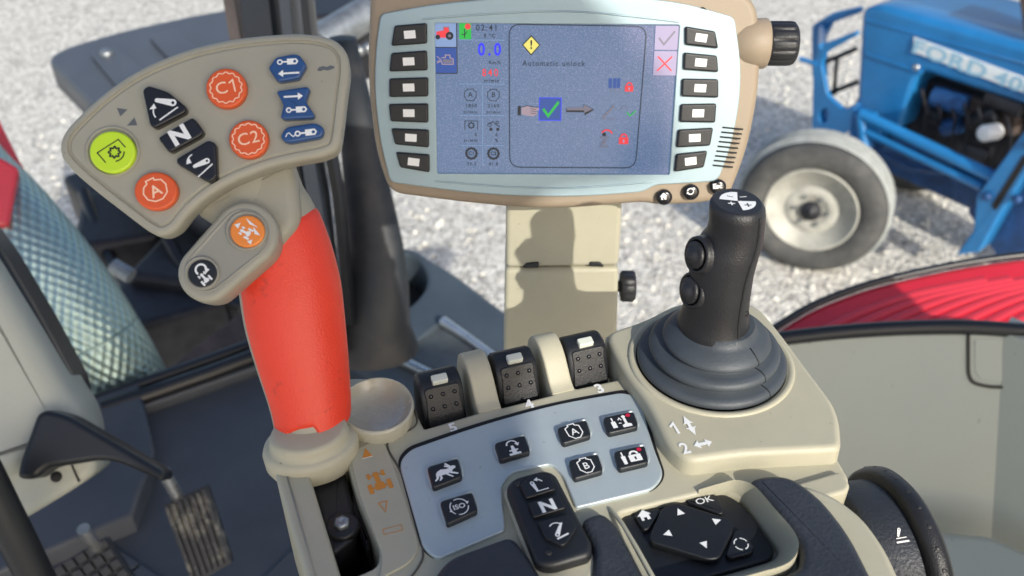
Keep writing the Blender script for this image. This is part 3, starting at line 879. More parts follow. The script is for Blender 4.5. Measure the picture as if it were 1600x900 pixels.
        for k in range(6):
            a_ = k*math.pi/3; q = c+(x*math.cos(a_)+y*math.sin(a_))*.085
            a_lathe(bm, q+d*.02, -d, [(.011, 0), (.011, .02), (.006, .026)], 6)
        finish('wheel_nuts', bm, M['steel'], ty, 40)
        return ty
    cpos = V((0, 0, 0)); S2 = PL((1.64, 3.95, .385), Z)
    c = S2.p(1266, 331); c.z = .385
    wheel(c, V((.42, .90, 0)).normalized(), '')
    c2 = c + V((.86, .90, 0))*1.0; c2.z = .385
    wheel(c2, V((.6, .8, 0)).normalized(), '')
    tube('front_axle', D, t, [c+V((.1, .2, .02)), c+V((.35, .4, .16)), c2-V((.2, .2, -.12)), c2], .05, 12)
    tube('king_pin', B, t, [c+V((.13, .22, .22)), c+V((.10, .18, -.05))], .045, 12)
    # loader struts on our side
    q = off(-.18)
    for (a, b, r) in (((1345, 178), (1552, 276), .030), ((1352, 205), (1535, 292), .022), ((1345, 178), (1352, 240), .03)):
        tube('loader_strut', B, t, [q.p(*a), q.p(*b)], r, 14)
    slab('strut_bracket', B, t, q, [(1330, 168, 4), (1362, 178, 4), (1380, 215, 4), (1345, 225, 4), (1325, 215, 4)], -.05, .0, .008)
    q2 = off(-.24)
    slab('loader_leg', B, t, q2, [(1525, 306, 4), (1600, 205, 4), (1700, 120), (1700, 215), (1610, 260), (1560, 340), (1530, 395, 8), (1492, 400, 6), (1520, 360)], -.12, 0, .012, 4)
    slab('leg_slot', M['dark'], t, q2, [(1548, 322, 4), (1600, 240, 4), (1606, 250, 4), (1556, 330, 4)], -.01, .003, .001)
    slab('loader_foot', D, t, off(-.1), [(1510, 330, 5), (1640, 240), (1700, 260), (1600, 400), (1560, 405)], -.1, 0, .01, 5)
    for (x, y) in ((1543, 306), (1590, 310), (1612, 225)):
        lathe('pivot_pin', D, t, q2.p(x, y), q2.n, [(.022, 0), (.022, .02), (.012, .026)], 12)
    tube('steering_rod', D, t, [off(-.1).p(1368, 235), off(-.05).p(1420, 262), off(0).p(1475, 268)], .02, 10)
blue_tractor()

# ================================================================== TERMINAL AND ITS POST
def terminal():
    t = thing('display_terminal', 'tan framed display terminal with lit blue screen and black side keys', 'display terminal', T.p(870, 320, -.03))
    outer = [(578, -35, 30), (640, -62, 60), (900, -72, 200), (1120, -55, 60), (1186, 8, 22), (1192, 120, 60), (1172, 230, 60), (1140, 312, 14), (1090, 320, 10), (1030, 322, 10), (1005, 318, 20), (850, 330, 120), (720, 318, 80), (608, 303, 22), (586, 240, 40), (572, 120, 80)]
    ob = bmesh.new(); o2 = rnd(outer, 10, 8)
    a_stack(ob, T, px2(T, o2), [(.004, -.042), (.0, -.036)] + rp(-.03, -.0018, .005, 5)[0:])
    finish('housing', ob, M['tan'], t, 50)
    # raised shoulder that carries the knob
    K0 = T.p(1172, 68, -.012); ax = T.ex
    lathe('knob_boss', M['tan'], t, K0-ax*.012, ax, [(.006, -.006), (.012, 0), (.0155, .006), (.017, .012), (.0172, .022), (.0165, .023)], 40)
    bez = [(595, 22, 8), (680, 6, 60), (800, -5, 150), (950, -6, 150), (1060, 2, 80), (1148, 27, 10), (1158, 100, 40), (1156, 160, 40), (1142, 230, 40), (1122, 283, 12), (1082, 286, 10), (1024, 289, 10), (1005, 300, 16), (900, 308, 120), (760, 305, 100), (610, 285, 10), (594, 220, 40), (585, 140, 50), (588, 70, 40)]
    b2 = rnd(bez, 8, 6)
    scr = rnd([(679, 36), (1062, 39), (1046, 273), (683, 271)], 3, 3)
    bm = bmesh.new()
    a_stack(bm, T, px2(T, b2, .0012), rp(-.0035, .0012, .0008, 3), holes=[(px2(T, scr, .0012), hp(.0012, .0006, -.0012))])
    finish('bezel', bm, M['bezel'], t, 50)
    # faint curved step of the bezel above and below the glass
    for L in (([(660, 30), (760, 22), (900, 18), (1060, 34)], 0), ([(680, 283), (800, 292), (900, 293), (1020, 284)], 0)):
        bm = bmesh.new(); a_tube(bm, [T.p(x, y, .0012) for x, y in spline(L[0], 6, False)], .0007, 6); finish('bezel_ridge', bm, M['bezel'], t, 60)
    # screen: emissive panel with dust on the glass
    m = bpy.data.materials.new('lit display'); m.use_nodes = True
    tt = m.node_tree; b = tt.nodes['Principled BSDF']
    b.inputs['Emission Color'].default_value = (.070, .160, .30, 1); b.inputs['Emission Strength'].default_value = .66
    b.inputs['Roughness'].default_value = .25
    tc = tt.nodes.new('ShaderNodeTexCoord'); n = tt.nodes.new('ShaderNodeTexNoise'); n.inputs['Scale'].default_value = 1300; n.inputs['Detail'].default_value = 2
    n2 = tt.nodes.new('ShaderNodeTexNoise'); n2.inputs['Scale'].default_value = 30
    tt.links.new(tc.outputs['Object'], n.inputs[0]); tt.links.new(tc.outputs['Object'], n2.inputs[0])
    r = tt.nodes.new('ShaderNodeValToRGB'); r.color_ramp.elements[0].position = .50; r.color_ramp.elements[1].position = .95
    r.color_ramp.elements[0].color = (.045, .035, .055, 1); r.color_ramp.elements[1].color = (.34, .25, .42, 1)
    tt.links.new(n.outputs[0], r.inputs[0]); tt.links.new(r.outputs[0], b.inputs['Base Color'])
    s = PL(T.o-T.n*.0009, T.n)
    bm = bmesh.new(); a_stack(bm, s, px2(s, rnd([(676, 33), (1065, 36), (1049, 276), (680, 274)], 2, 2)), [(0, -.001), (0, 0)])
    SCR = finish('screen', bm, m, t, 40)
    # screen content, printed in light: flat pieces on the glass
    def em(name, c, e=.7): return mat(name, tuple(x*.6 for x in c), .4, emit=c, estr=e)
    E = dict(k=em('screen black', (.006, .010, .022), .3), b=em('screen blue', (.015, .015, .75), .8), r=em('screen red', (.62, .03, .04), .7), g=em('screen green', (.01, .35, .04)), y=em('screen yellow', (.62, .55, .12)),
             w=em('screen white', (.40, .45, .52), .6), n=em('screen navy', (.015, .055, .24)), l=em('screen pale line', (.16, .26, .42)), p=em('screen grey', (.13, .12, .16)), h=em('screen skin', (.26, .20, .24)), o=em('screen pale pink', (.26, .22, .34)), s=em('screen sky', (.16, .24, .42)))
    keys = list(E); ms = [E[k] for k in keys]; I = {k: i for i, k in enumerate(keys)}
    fr = s.frame(865, 154, 100, .6)
    # unit = picture pixels around the centre; y up, true units (divide by the foreshortening)
    fy = (s.uv(865, 54)[1]-s.uv(865, 254)[1])/200/fr.k
    def q(x, y): return ((x-865), (154-y)*fy)
    def Q(l): return [q(*p) for p in l]
    ik = Ink(fr, .00006)
    def bx(x0, y0, x1, y1, c): ik.poly(Q([(x0, y0), (x1, y0), (x1, y1), (x0, y1)]), I[c])
    def tx(s_, x, y, size, c, bold=.25, sx=1., sp=1.25): ik.text(s_, *q(x, y), size, I[c], sx, bold, sp)
    bx(682, 38, 714, 76, 's'); bx(682, 77, 714, 116, 'n')
    ik.line(Q([(715, 38), (715, 116)]), 1.4, I['k']); ik.line(Q([(682, 116), (715, 116)]), 1.4, I['k']); ik.line(Q([(682, 76.5), (714, 76.5)]), 1.4, I['k'])
    # small red tractor and engine pictograms
    ik.poly(Q([(684, 60), (684, 53), (694, 51), (695, 46), (703, 46), (704, 53), (708, 56), (706, 62), (686, 62)]), I['r'])
    ik.disc(*q(704, 59), 6, I['k']); ik.disc(*q(704, 59), 2.2, I['p']); ik.disc(*q(686, 61), 3.6, I['k'])
    ik.line(Q([(695, 52), (695, 46), (703, 46), (704, 53)]), 1, I['p'])
    ik.line(Q([(691, 92), (697, 92), (697, 88), (704, 88), (704, 92), (709, 94), (709, 102), (692, 102), (691, 97), (684, 100)]), 1.6, I['h']); ik.line(Q([(684, 90), (690, 95), (684, 98)]), 1.2, I['h']); ik.poly(Q([(693, 94), (707, 95), (707, 100), (694, 100)]), I['p'])
    bx(719, 40, 737, 64, 'g'); ik.disc(*q(732, 45), 4.5, I['r']); ik.line(Q([(727, 48), (727, 62)]), 1.5, I['k']); ik.line(Q([(722, 56), (727, 58), (731, 52)]), 1.2, I['k'])
    tx('02:41', 761, 47, 12.5, 'k', .1); tx('9 °C', 765, 59, 8, 'k', .15)
    tx('0.0', 765, 80, 26, 'b', .5, .85, 1.4); tx('Km/h', 773, 99, 7, 'k', .15); tx('840', 766, 115, 16, 'r', .12, .85, 1.35); tx('tr/min', 768, 127, 7.5, 'k', .15)
    def badge(x, y, s_):
        pts = [(-5, -9), (5, -9), (5, -7), (9, -5), (9, 3), (5, 9), (-5, 9), (-9, 3), (-9, -5), (-5, -7)]
        ik.line([(q(x+a*s_, y+b*s_)) for a, b in pts], 1.1, I['k'], True)
    badge(735, 149, 1.0); tx('A', 735, 149, 11, 'k', .1); badge(771, 149, 1.0); tx('B', 771, 149, 11, 'k', .1)
    tx('1850', 736, 166, 7.5, 'k', .1); tx('2160', 771, 166, 7.5, 'k', .1); tx('tr/min', 735, 176, 7, 'k', .1); tx('tr/min', 771, 176, 7, 'k', .1)
    ik.line(Q([(726, 204), (726, 190), (746, 190), (746, 204)]), 1.1, I['k']); ik.arc(*q(736, 197), 4, 0, 360, 1.6, I['k'], 24, .2, 8)
    ik.line(Q([(764, 195), (770, 191), (776, 196), (781, 199)]), 1.4, I['k']); ik.disc(*q(767, 203), 2.5, I['k']); ik.disc(*q(778, 203), 2.5, I['k']); ik.arc(*q(765, 196), 3, 0, 360, 1, I['k'], 12); ik.arc(*q(777, 192), 2, 0, 360, 1, I['k'], 12)
    tx('0', 743, 212, 7, 'k', .1); tx('0', 776, 212, 7, 'k', .1); tx('tr/min', 735, 221, 7, 'k', .1); tx('%', 776, 221, 7, 'k', .1)
    for x, s_ in ((736, 'C1'), (771, 'C2')):
        ik.arc(*q(x, 242), 8.2, 0, 360, 3.2, I['k'], 48, .06, 12); tx(s_, x, 242, 8, 'k', .2, 1, 1)
    tx('33.3', 736, 259, 7, 'k', .1); tx('41.0', 771, 259, 7, 'k', .1)
    for y in (65, 132, 181, 229): ik.line(Q([(718, y), (788, y)]), .7, I['l'])
    for (y0, y1) in ((134, 180), (183, 228), (231, 262)): ik.line(Q([(754, y0), (754, y1)]), .7, I['l'])
    # main window
    rr = rnd([(795, 41, 18), (1005, 43, 18), (998, 264, 18), (797, 264, 18)], 12, 6)
    ik.line(Q(rr), 1.5, I['k'], True)
    ik.poly(Q([(829, 57), (843, 72), (829, 88), (815, 72)]), I['k']); ik.poly(Q([(829, 59.5), (841, 72), (829, 85.5), (817, 72)]), I['y'])
    tx('!', 829, 72, 18, 'k', .4)
    tx('Automatic unlock', 864, 100, 11.5, 'k', .05, .92, 1.25)
    # pointing hand, tick, arrow
    ik.poly(Q([(809, 166), (814, 165), (814, 181), (809, 180)]), I['k'])
    ik.poly(Q([(815, 168), (824, 165), (831, 167), (846, 168), (847, 172), (838, 173), (840, 178), (834, 182), (824, 181), (815, 179)]), I['h'])
    for k in range(3): ik.line(Q([(829, 170+k*3.3), (838, 171+k*3.3)]), .8, I['k'])
    ik.line(Q([(815, 168), (824, 165), (831, 167), (846, 168)]), 1, I['k'])
    bx(843, 153, 877, 188, 'n'); ik.line(Q([(843, 153), (877, 153), (877, 188), (843, 188)]), 1, I['b'], True)
    ik.line(Q([(849, 170), (857, 181), (873, 159)]), 4, I['g'])
    ik.poly(Q([(885, 169), (912, 168), (912, 162), (929, 171), (914, 180), (914, 175), (885, 175)]), I['k']); ik.poly(Q([(886, 168), (912, 167), (913, 163), (926, 170), (914, 176), (913, 172), (886, 172)]), I['p'])
    # right group
    for dx in (0, 7, 13): bx(950+dx, 122, 955+dx, 137, 'n'); ik.line(Q([(953+dx, 137), (955+dx, 143)]), 1.4, I['p'])
    def qlock(x, y, s_, c, kh): lock(ik, *q(x, y), s_, I[c], I[kh])
    qlock(982, 136, 6.5, 'r', 'o')
    ik.line(Q([(942, 184), (960, 164)]), 3.2, I['p']); ik.line(Q([(940, 185), (964, 186)]), .8, I['p'])
    ik.arc(*q(976, 170), 5, 0, 200, 1, I['p'], 12); ik.line(Q([(980, 175), (986, 180), (994, 172)]), 1.8, I['g'])
    ik.arc(*q(950, 212), 9, 20, 150, 2.4, I['r'], 12); ik.line(Q([(940, 214), (953, 214), (942, 224), (953, 230), (939, 230), (949, 222), (940, 214)]), 2, I['p']); ik.disc(*q(946, 210), 3, I['k'])
    qlock(977, 218, 7.5, 'r', 'o')
    bx(1018, 42, 1056, 78, 'o'); bx(1018, 80, 1055, 117, 'o')
    ik.line(Q([(1024, 60), (1032, 70), (1048, 50)]), 3, I['p']); ik.line(Q([(1024, 88), (1046, 110)]), 2.6, I['r']); ik.line(Q([(1046, 88), (1024, 110)]), 2.6, I['r'])
    ik.done('screen_content', ms, SCR)
    # side keys
    Lk = [((616, 40), (667, 36), (667, 68), (611, 72)), ((611, 83), (667, 79), (668, 110), (608, 112)), ((608, 123), (669, 121), (669, 151), (608, 152)),
          ((607, 163), (669, 162), (669, 192), (610, 190)), ((611, 201), (670, 203), (670, 231), (617, 226)), ((618, 238), (671, 242), (671, 270), (625, 262))]
    Rk = [((1071, 41), (1118, 49), (1123, 76), (1071, 70)), ((1069, 82), (1121, 87), (1123, 113), (1068, 109)), ((1066, 123), (1123, 124), (1123, 153), (1065, 151)),
          ((1064, 163), (1120, 162), (1118, 192), (1062, 191)), ((1060, 203), (1115, 200), (1110, 228), (1057, 231)), ((1057, 241), (1106, 236), (1100, 262), (1054, 269))]
    for nm, ks in (('left', Lk), ('right', Rk)):
        for kk in ks:
            kk = [(x, y, 3) for x, y in kk]
            k_ = slab('key', M['black'], t, T, kk, .0, .0040, .0012, 0)
            cx = sum(p[0] for p in kk)/4; cy = sum(p[1] for p in kk)/4
            d0 = V(kk[1][:2])-V(kk[0][:2]); d1 = V(kk[2][:2])-V(kk[3][:2]); d = (d0+d1)/2
            f = T.frame(cx, cy, d.x, d.y, h=.0041)
            ik = Ink(f, .0001); ik.poly([(-9, -6), (9, -6), (9, 6), (-9, 6)]); ik.done('key_mark', M['white'], k_)
    # three round keys bottom right
    for i, (x, y) in enumerate(((1037, 307), (1079, 299), (1121, 291))):
        f = T.frame(x, y, 1, -.1, h=.001)
        bt = lathe('round_button', M['black_gloss'], t, T.p(x, y, -.001), T.n, [(.0056, 0), (.0056, .0035), (.005, .0045), (.0035, .005), (.001, .0051)], 28)
        f = T.frame(x, y, 1, -.1, h=.0052); ik = Ink(f, .0001)
        if i == 0: ik.poly([(-6, 0), (0, 6), (6, 0), (4, 0), (4, -5), (1, -5), (1, -2), (-1, -2), (-1, -5), (-4, -5), (-4, 0)])
        elif i == 1:
            ik.arc(0, 0, 4.6, 30, 170, 1.8); ik.arc(0, 0, 4.6, 200, 350, 1.8); ik.poly([(2.5, 3.6), (6.5, 3.2), (4.4, -.5)]); ik.poly([(-2.5, -3.6), (-6.5, -3.2), (-4.4, .5)])
        else: ik.text('Esc', 0, 0, 10.5, 0, 1.05, .45)
        ik.done('icon', M['white'], bt)
    lathe('sensor_hole', M['dark'], t, T.p(1097, 18, .0), T.n, [(.0028, 0), (.0028, .0012), (.001, .0008)], 20)
    # speaker slots
    for k in range(9):
        y0 = 199+k*7.4
        bm = bmesh.new(); a_tube(bm, [T.p(1129-k*1.9, y0, .0004+.001), T.p(1161-k*2.0, y0+3, .0004+.001)], .0006, 6); finish('speaker_slot', bm, M['dark'], t, 60)
    # knurled knob
    bm = bmesh.new(); c = K0+ax*.0115; x, y, d = basis(ax)
    prof = [(.0150, 0), (.0152, .0005), (.0146, .001), (.0152, .002), (.0152, .015), (.0148, .018), (.0130, .0195), (.004, .0198)]
    rings = []
    for r_, h in prof:
        ring = []
        for k in range(96):
            a = 2*math.pi*k/96; f_ = 1-(.07*max(0, math.cos(12*a))**3 if .0015 < h < .0185 else 0)
            ring.append(c+d*h+(x*math.cos(a)+y*math.sin(a))*r_*f_)
        rings.append(ring)
    a_loft(bm, rings); finish('knob', bm, M['joy'], t, 45)

    # --- the post
    YP = .605
    Pp = PL((0, YP, ZC), V((0, -1, .06)))
    p = thing('display_post', 'cream two part post carrying the display with black clamp knob', 'post', Pp.p(880, 620, -.03))
    pm = M['cream']
    def part(name, pts, h, th=.045, b=.004): slab(name, pm, p, Pp, pts, -th, h, b, 3, seg=5)
    part('upper_cover', [(791, 250), (972, 250), (972, 330), (967, 416), (790, 419)], .003)
    part('lower_cover', [(789, 421), (967, 419), (962, 600), (958, 900), (782, 900), (786, 600)], .003)
    for pts in ([(816, 419), (822, 412), (842, 410), (842, 419)], [(921, 417), (921, 410), (938, 410), (944, 418)]):
        slab('clip', M['seal'], p, Pp, pts, -.01, .0045, .001)
    c = Pp.p(967, 447, -.014)
    bm = bmesh.new(); x, y, d = basis(V((1, 0, 0))); rings = []
    for r_, h in ((.005, -.01), (.005, .001), (.0125, .0015), (.0135, .003), (.0135, .012), (.012, .0135), (.003, .014)):
        rings.append([c+d*h+(x*math.cos(2*math.pi*k/64)+y*math.sin(2*math.pi*k/64))*r_*(1-(.06 if h > .001 else 0)*max(0, math.cos(8*2*math.pi*k/64))) for k in range(64)])
    a_loft(bm, rings); finish('clamp_knob', bm, M['joy'], p, 45)
terminal()

# ================================================================== ARMREST CONSOLE
def console():
    t = thing('armrest_console', 'cream armrest console with blue grey key panel, dark pads and joystick base', 'armrest console', V((.05, .35, ZC-.12)))
    cr = M['cream']
    # --- main body: outline with the three roller bays, holes for lever slot and the key panel bed
    out = [(430, 700, 20), (440, 655, 20), (500, 605, 30), (545, 590, 10), (612, 590, 8), (628, 600, 5),
           (663, 669, 3), (749, 643, 3), (722, 575, 3), (752, 566, 3), (782, 636, 3), (864, 615, 3), (838, 548, 3), (866, 541, 3), (899, 606, 3), (973, 590, 3), (944, 525, 6), (1000, 505, 10),
           (1200, 560, 10), (1300, 700, 10), (1330, 752, 12), (1290, 775, 10), (1420, 1150), (570, 1150)]
    slot = [(478, 728, 6), (540, 712, 6), (556, 770, 12), (594, 862, 12), (590, 885, 14), (545, 905, 8), (528, 906, 6)]
    tray = [(962, 802, 14), (1130, 762, 26), (1168, 772, 30), (1236, 850, 24), (1226, 872, 16), (1190, 888, 10), (1030, 926, 8)]
    bm = bmesh.new()
    a_stack(bm, K, px2(K, rnd(out, 5, 5)), rp(-.06, 0, .0025, 4), holes=[(px2(K, rnd(slot, 5)), hp(0, .0015, -.05)), (px2(K, rnd(tray, 5)), hp(0, .002, -.012))])
    finish('body', bm, cr, t, 50)
    # dark floor under the slot and the bays
    bm = bmesh.new(); a_stack(bm, K, px2(K, [(450, 720), (620, 640), (960, 560), (1200, 600), (1240, 1000), (600, 1100)]), [(0, -.055), (0, -.048)])
    finish('inner_floor', bm, M['dark'], t, 40)
    bm = bmesh.new(); a_stack(bm, K, px2(K, rnd([(950, 790), (1160, 740), (1260, 850), (1190, 910), (1020, 950)], 5)), [(0, -.02), (0, -.0105)])
    finish('tray_floor', bm, M['taupe_in'], t, 40)
    # left outer rail, a separate long moulding with its joint line
    slab('outer_rail', cr, t, K, [(426, 700), (446, 708), (480, 728), (534, 905), (560, 1000), (508, 1000), (430, 742)], -.07, .004, .0025, 0)
    bm = bmesh.new(); a_tube(bm, [K.p(x, y, .0042) for x, y in ((447, 738), (480, 855), (515, 980))], .0005, 6); finish('rail_joint', bm, M['taupe_in'], t)
    # direction insert
    ins = [(545, 706, 5), (580, 690, 14), (600, 690, 12), (620, 740, 30), (655, 850, 12), (645, 876, 18), (592, 905, 5), (598, 870, 14), (560, 770, 16)]
    INS = slab('direction_insert', cr, t, K, ins, -.002, .0012, .0006, 0)
    bm = bmesh.new(); a_tube(bm, [K.p(x, y, .0002) for x, y in spline([(640, 905), (655, 884), (661, 862), (648, 810), (628, 742), (606, 700), (612, 682), (640, 672), (652, 655), (636, 612)], 5, False)], .0006, 6)
    finish('insert_joint', bm, mat('joint shadow', (.09, .08, .06), .8), t)
    f = K.frame(572, 708, 10, -2.6, h=.0013)
    ik = Ink(f); ik.poly([(-8, -9), (8, -9), (1, 11)]); ik.poly([(-8, -9), (8, -9), (8, -11), (-8, -11)], 1); ik.done('icon', [M['orangeprint'], M['orangepale']], INS)
    f = K.frame(590, 752, 10, -2.6, h=.0013)
    ik = Ink(f); tractor_top(ik, 1, 0, 20, 0, 4); ik.done('icon', [M['orangeprint']], INS)
    f = K.frame(600, 792, 10, -2.6, h=.0013)
    ik = Ink(f); ik.line([(-7, 10), (7, 10), (0, -11)], 1.8, 0, True); ik.done('icon', [M['orangeprint']], INS)
    f = K.frame(614, 828, 10, -2.6, h=.0013)
    ik = Ink(f); ik.line([(-15, 6), (15, 6), (15, -5), (-15, -5)], 1.1, 0, True); ik.done('icon', [M['orangeprint']], INS)
    # things inside the slot: shaft bracket with bolt
    def kb(px, py, h): return K.p(px, py, h)
    br = slab('lever_bracket', M['grease'], t, K, [(482, 742, 4), (535, 722, 4), (552, 790, 6), (556, 838, 8), (520, 866, 4), (508, 850, 8), (498, 800, 6)], -.035, -.008, .003, 0)
    c = kb(535, 823, -.007)
    lathe('washer', M['grease'], br, c, Z, [(.0085, -.004), (.0085, .001), (.0075, .0016), (.0045, .0017)], 28)
    lathe('bolt', M['steel'], br, c, Z, [(.0042, .001), (.0042, .0042), (.003, .005), (.0015, .0048), (.001, .003)], 6)
    slab('spring_clip', M['grease'], t, K, [(548, 770, 3), (556, 775, 3), (578, 840, 3), (574, 858, 2), (566, 840, 3), (545, 790)], -.03, -.012, .002, 0)
    # shallow bowl beside the lever
    B0 = K.p(590, 638, .0072); bm = bmesh.new(); rings = []
    def ell(rx, ry, h, dy=0.):
        return [B0+CX*(rx*math.cos(a))+CY*(ry*math.sin(a)+dy)+Z*h for a in [2*math.pi*k/64 for k in range(64)]]
    for r_, h in ((.0195, -.012), (.0206, -.004), (.0212, .002), (.0208, .0033), (.0200, .0036), (.0194, .0030), (.0183, .0004), (.0160, -.0030), (.0120, -.0052), (.006, -.0062), (.0005, -.0064)): rings.append(ell(r_*1.0, r_*1.12, h))
    a_loft(bm, rings)
    finish('finger_bowl', bm, mat('smooth satin plastic', (.42, .40, .31), .26, coat=.5, var=.06), t, 60)
    # blue grey key panel
    pan = [(623, 722, 16), (640, 702, 12), (740, 667, 60), (861, 632, 60), (975, 612, 14), (1001, 622, 12), (1018, 690, 40), (1038, 742, 16), (1020, 764, 12), (900, 793, 5), (880, 742, 10), (862, 724, 10), (797, 738, 14), (783, 760, 8), (790, 828, 8), (684, 873, 10), (662, 858, 14)]
    bed = rnd([(x+(-3 if x < 800 else 3), y+(-3 if y < 730 else 3), *r) for x, y, *r in pan], 5, 6)
    bm = bmesh.new(); a_stack(bm, K, px2(K, bed), rp(-.002, .0006, .0003, 2)); finish('panel_gasket', bm, M['dark'], t, 40)
    bm = bmesh.new(); a_stack(bm, K, px2(K, rnd(pan, 5, 6), .0022), rp(.0, .0022, .0010, 4)); PANEL = finish('key_panel', bm, M['panel'], t, 50)
    HP2 = .0022
    keys = {
        'hare': ((667, 729, 716, 715, 723, 744, 676, 762)),
        'iso': ((687, 783, 738, 768, 747, 797, 698, 819)),
        'turn': ((772, 692, 820, 679, 829, 705, 781, 719)),
        'a': ((870, 668, 916, 655, 924, 680, 879, 693)),
        'b': ((888, 719, 934, 708, 943, 735, 897, 748)),
        'men': ((942, 652, 990, 642, 998, 666, 950, 677)),
        'lock': ((959, 705, 1007, 695, 1014, 722, 967, 733)),
    }
    KL = {'hare': 'key with white hare', 'iso': 'key with white circled ISO letters', 'turn': 'key with white turning tractor symbol', 'a': 'key with white letter A badge', 'b': 'key with white letter B badge', 'men': 'key with white valve and tractor symbols and red dot', 'lock': 'key with white padlock symbol and red dot'}
    for nm, c8 in keys.items():
        pts = [(c8[i], c8[i+1], 6) for i in range(0, 8, 2)]
        cx = sum(p[0] for p in pts)/4; cy = sum(p[1] for p in pts)/4
        bm = bmesh.new()
        big = [(cx+(x-cx)*1.13, cy+(y-cy)*1.16, 9) for x, y, r in pts]
        a_stack(bm, K, px2(K, rnd(big, 6, 5), HP2), [(0, HP2-.001), (0, HP2+.0002), (.0006, HP2+.0007), (.0013, HP2+.0008), (.0019, HP2+.0002), (.0021, HP2-.001)])
        finish('key_surround', bm, M['panel'], t, 60)
        k_ = slab('key', M['black'], t, K, pts, HP2-.001, HP2+.0036, .0011, 0, top=HP2+.0036)
        lab(k_, KL[nm])
        dx, dy = c8[2]-c8[0], c8[3]-c8[1]
        f = K.frame(cx, cy, dx, dy, h=HP2+.0037)
        ik = Ink(f)
        if nm == 'hare':
            ik.poly([(-15, -1), (-12, 4), (-5, 7), (4, 5), (9, 6), (14, 9), (18, 7), (18, 3), (13, 1), (10, -3), (2, -5), (-6, -5), (-12, -5)])
            ik.poly([(12, 8), (3, 13), (1, 11), (9, 5)]); ik.poly([(12, 8), (6, 17), (3, 16), (9, 6)])
            ik.poly([(9, -2), (19, -9), (17, -11), (6, -5)]); ik.poly([(3, -4), (10, -13), (8, -14), (0, -6)])
            ik.poly([(-10, -2), (-13, -10), (-19, -14), (-20, -12), (-16, -8), (-15, 0)]); ik.poly([(-7, -3), (-7, -11), (-12, -15), (-13, -13), (-10, -9), (-11, -2)])
        elif nm == 'iso':
            ik.arc(0, 0, 14, 20, 110, 1.6, ry=1.1); ik.arc(0, 0, 14, 130, 230, 1.6, ry=1.1); ik.arc(0, 0, 14, 250, 350, 1.6, ry=1.1); ik.text('ISO', 0, 0, 13, 0, 1, .2); ik.poly([(12, 7), (17, 5), (13, 0)]); ik.poly([(-12, -7), (-17, -5), (-13, 0)])
        elif nm == 'turn':
            ik.arc(1, 5, 8, 0, 180, 2.4); ik.poly([(5, 6), (13, 6), (9, 0)]); ik.poly([(-4, -14), (4, -14), (2, 3), (-2, 3)]); ik.poly([(-9, -16), (9, -16), (9, -12), (-9, -12)]); ik.poly([(-7, -8), (7, -8), (7, -5), (-7, -5)])
        elif nm in 'ab':
            ik.line([(-5, 15), (5, 15), (5, 12), (11, 9), (11, -6), (4, -14), (-4, -14), (-11, -6), (-11, 9), (-5, 12)], 1.7, 0, True); ik.text(nm.upper(), 0, -1, 18, 0, .95, .15)
        elif nm == 'men':
            ik.poly([(-15, -10), (-8, -10), (-8, 3), (-15, 3)]); ik.line([(-11.5, 3), (-11.5, 11)], 2.2); ik.poly([(0, -12), (14, -12), (14, -7), (9, -5), (9, 6), (5, 6), (5, -5), (0, -7)]); ik.disc(7, 9, 3); ik.line([(-3, 4), (0, 8), (2, 3)], 1.6); ik.line([(-4, -2), (0, -3)], 1.6); ik.disc(15, 10, 3.6, 1)
        elif nm == 'lock':
            ik.poly([(-15, -12), (-10, -12), (-9, 4), (-16, 4)]); ik.line([(-12.5, 4), (-12.5, 12)], 2.2); lock(ik, 5, -1, 9.5, 0, 2); ik.disc(16, 11, 3.6, 1)
        ik.done('icon', [M['white'], M['redled'], M['black']], k_)
    # raised numbers by the rollers
    for s_, x, y in (('5', 708, 669), ('4', 827, 633), ('3', 937, 608)):
        f = K.frame(x, y, 10, -3, h=.0001); ik = Ink(f, .0003); ik.text(s_, 0, 0, 25, 0, 1, .9); ik.done('bay_number', M['white'], t)
    # --- rollers and fins: frame along the console
    def roller(px, py, dh):
        o = K.p(px, py, 0)+CY*.005        # front edge middle of the bay
        r_ = None
        hw = .0132
        # side profile (t back, h up), then loft across
        prof = [(.003, -.030), (.003, -.014), (.0045, -.006), (.0087, .0042), (.0110, .0076), (.0150, .0096), (.022, .0102), (.0275, .007), (.030, -.002), (.030, -.030)]
        bm = bmesh.new(); rings = []
        for x, sc in ((-hw, .80), (-hw*.97, .93), (-hw*.86, 1), (hw*.86, 1), (hw*.97, .93), (hw, .80)):
            cy_, ch_ = .017, -.010
            rings.append([o+CX*x+CY*(cy_+(a-cy_)*sc)+Z*(dh+ch_+(b-ch_)*sc if b > -.02 else b) for a, b in prof])
        a_loft(bm, rings); k_ = finish('roller', bm, M['black'], t, 38)
        # textured front plate
        n = (V((0, 0, 0))+CY*(-.94)+Z*.30).normalized()
        pf = PL(o+CY*.0074+Z*(dh+.0008), (CY*-.92+Z*.38), CX)
        bm = bmesh.new(); a_stack(bm, pf, rnd([(-.0112, -.016, .002), (.0112, -.016, .002), (.0102, .0002, .001), (.0108, .0078, .003), (-.0108, .0078, .003), (-.0102, .0002, .001)], .001), rp(-.003, .0010, .0006, 3))
        fp = finish('thumb_face', bm, M['grease'], k_, 45)
        for j, yy in enumerate((.0030, -.0048)):
            for xx in (-.0072, 0, .0072):
                bm = bmesh.new(); a_lathe(bm, pf.w(xx, yy, .0009), pf.n, [(.0014, 0), (.0013, .0006), (.0008, .0010), (.0001, .0011)], 14)
                finish('grip_dot', bm, M['black_gloss'], fp, 60)
        tb = PL(o+CY*.0135+Z*(dh+.0098), (CY*-.25+Z), CX)
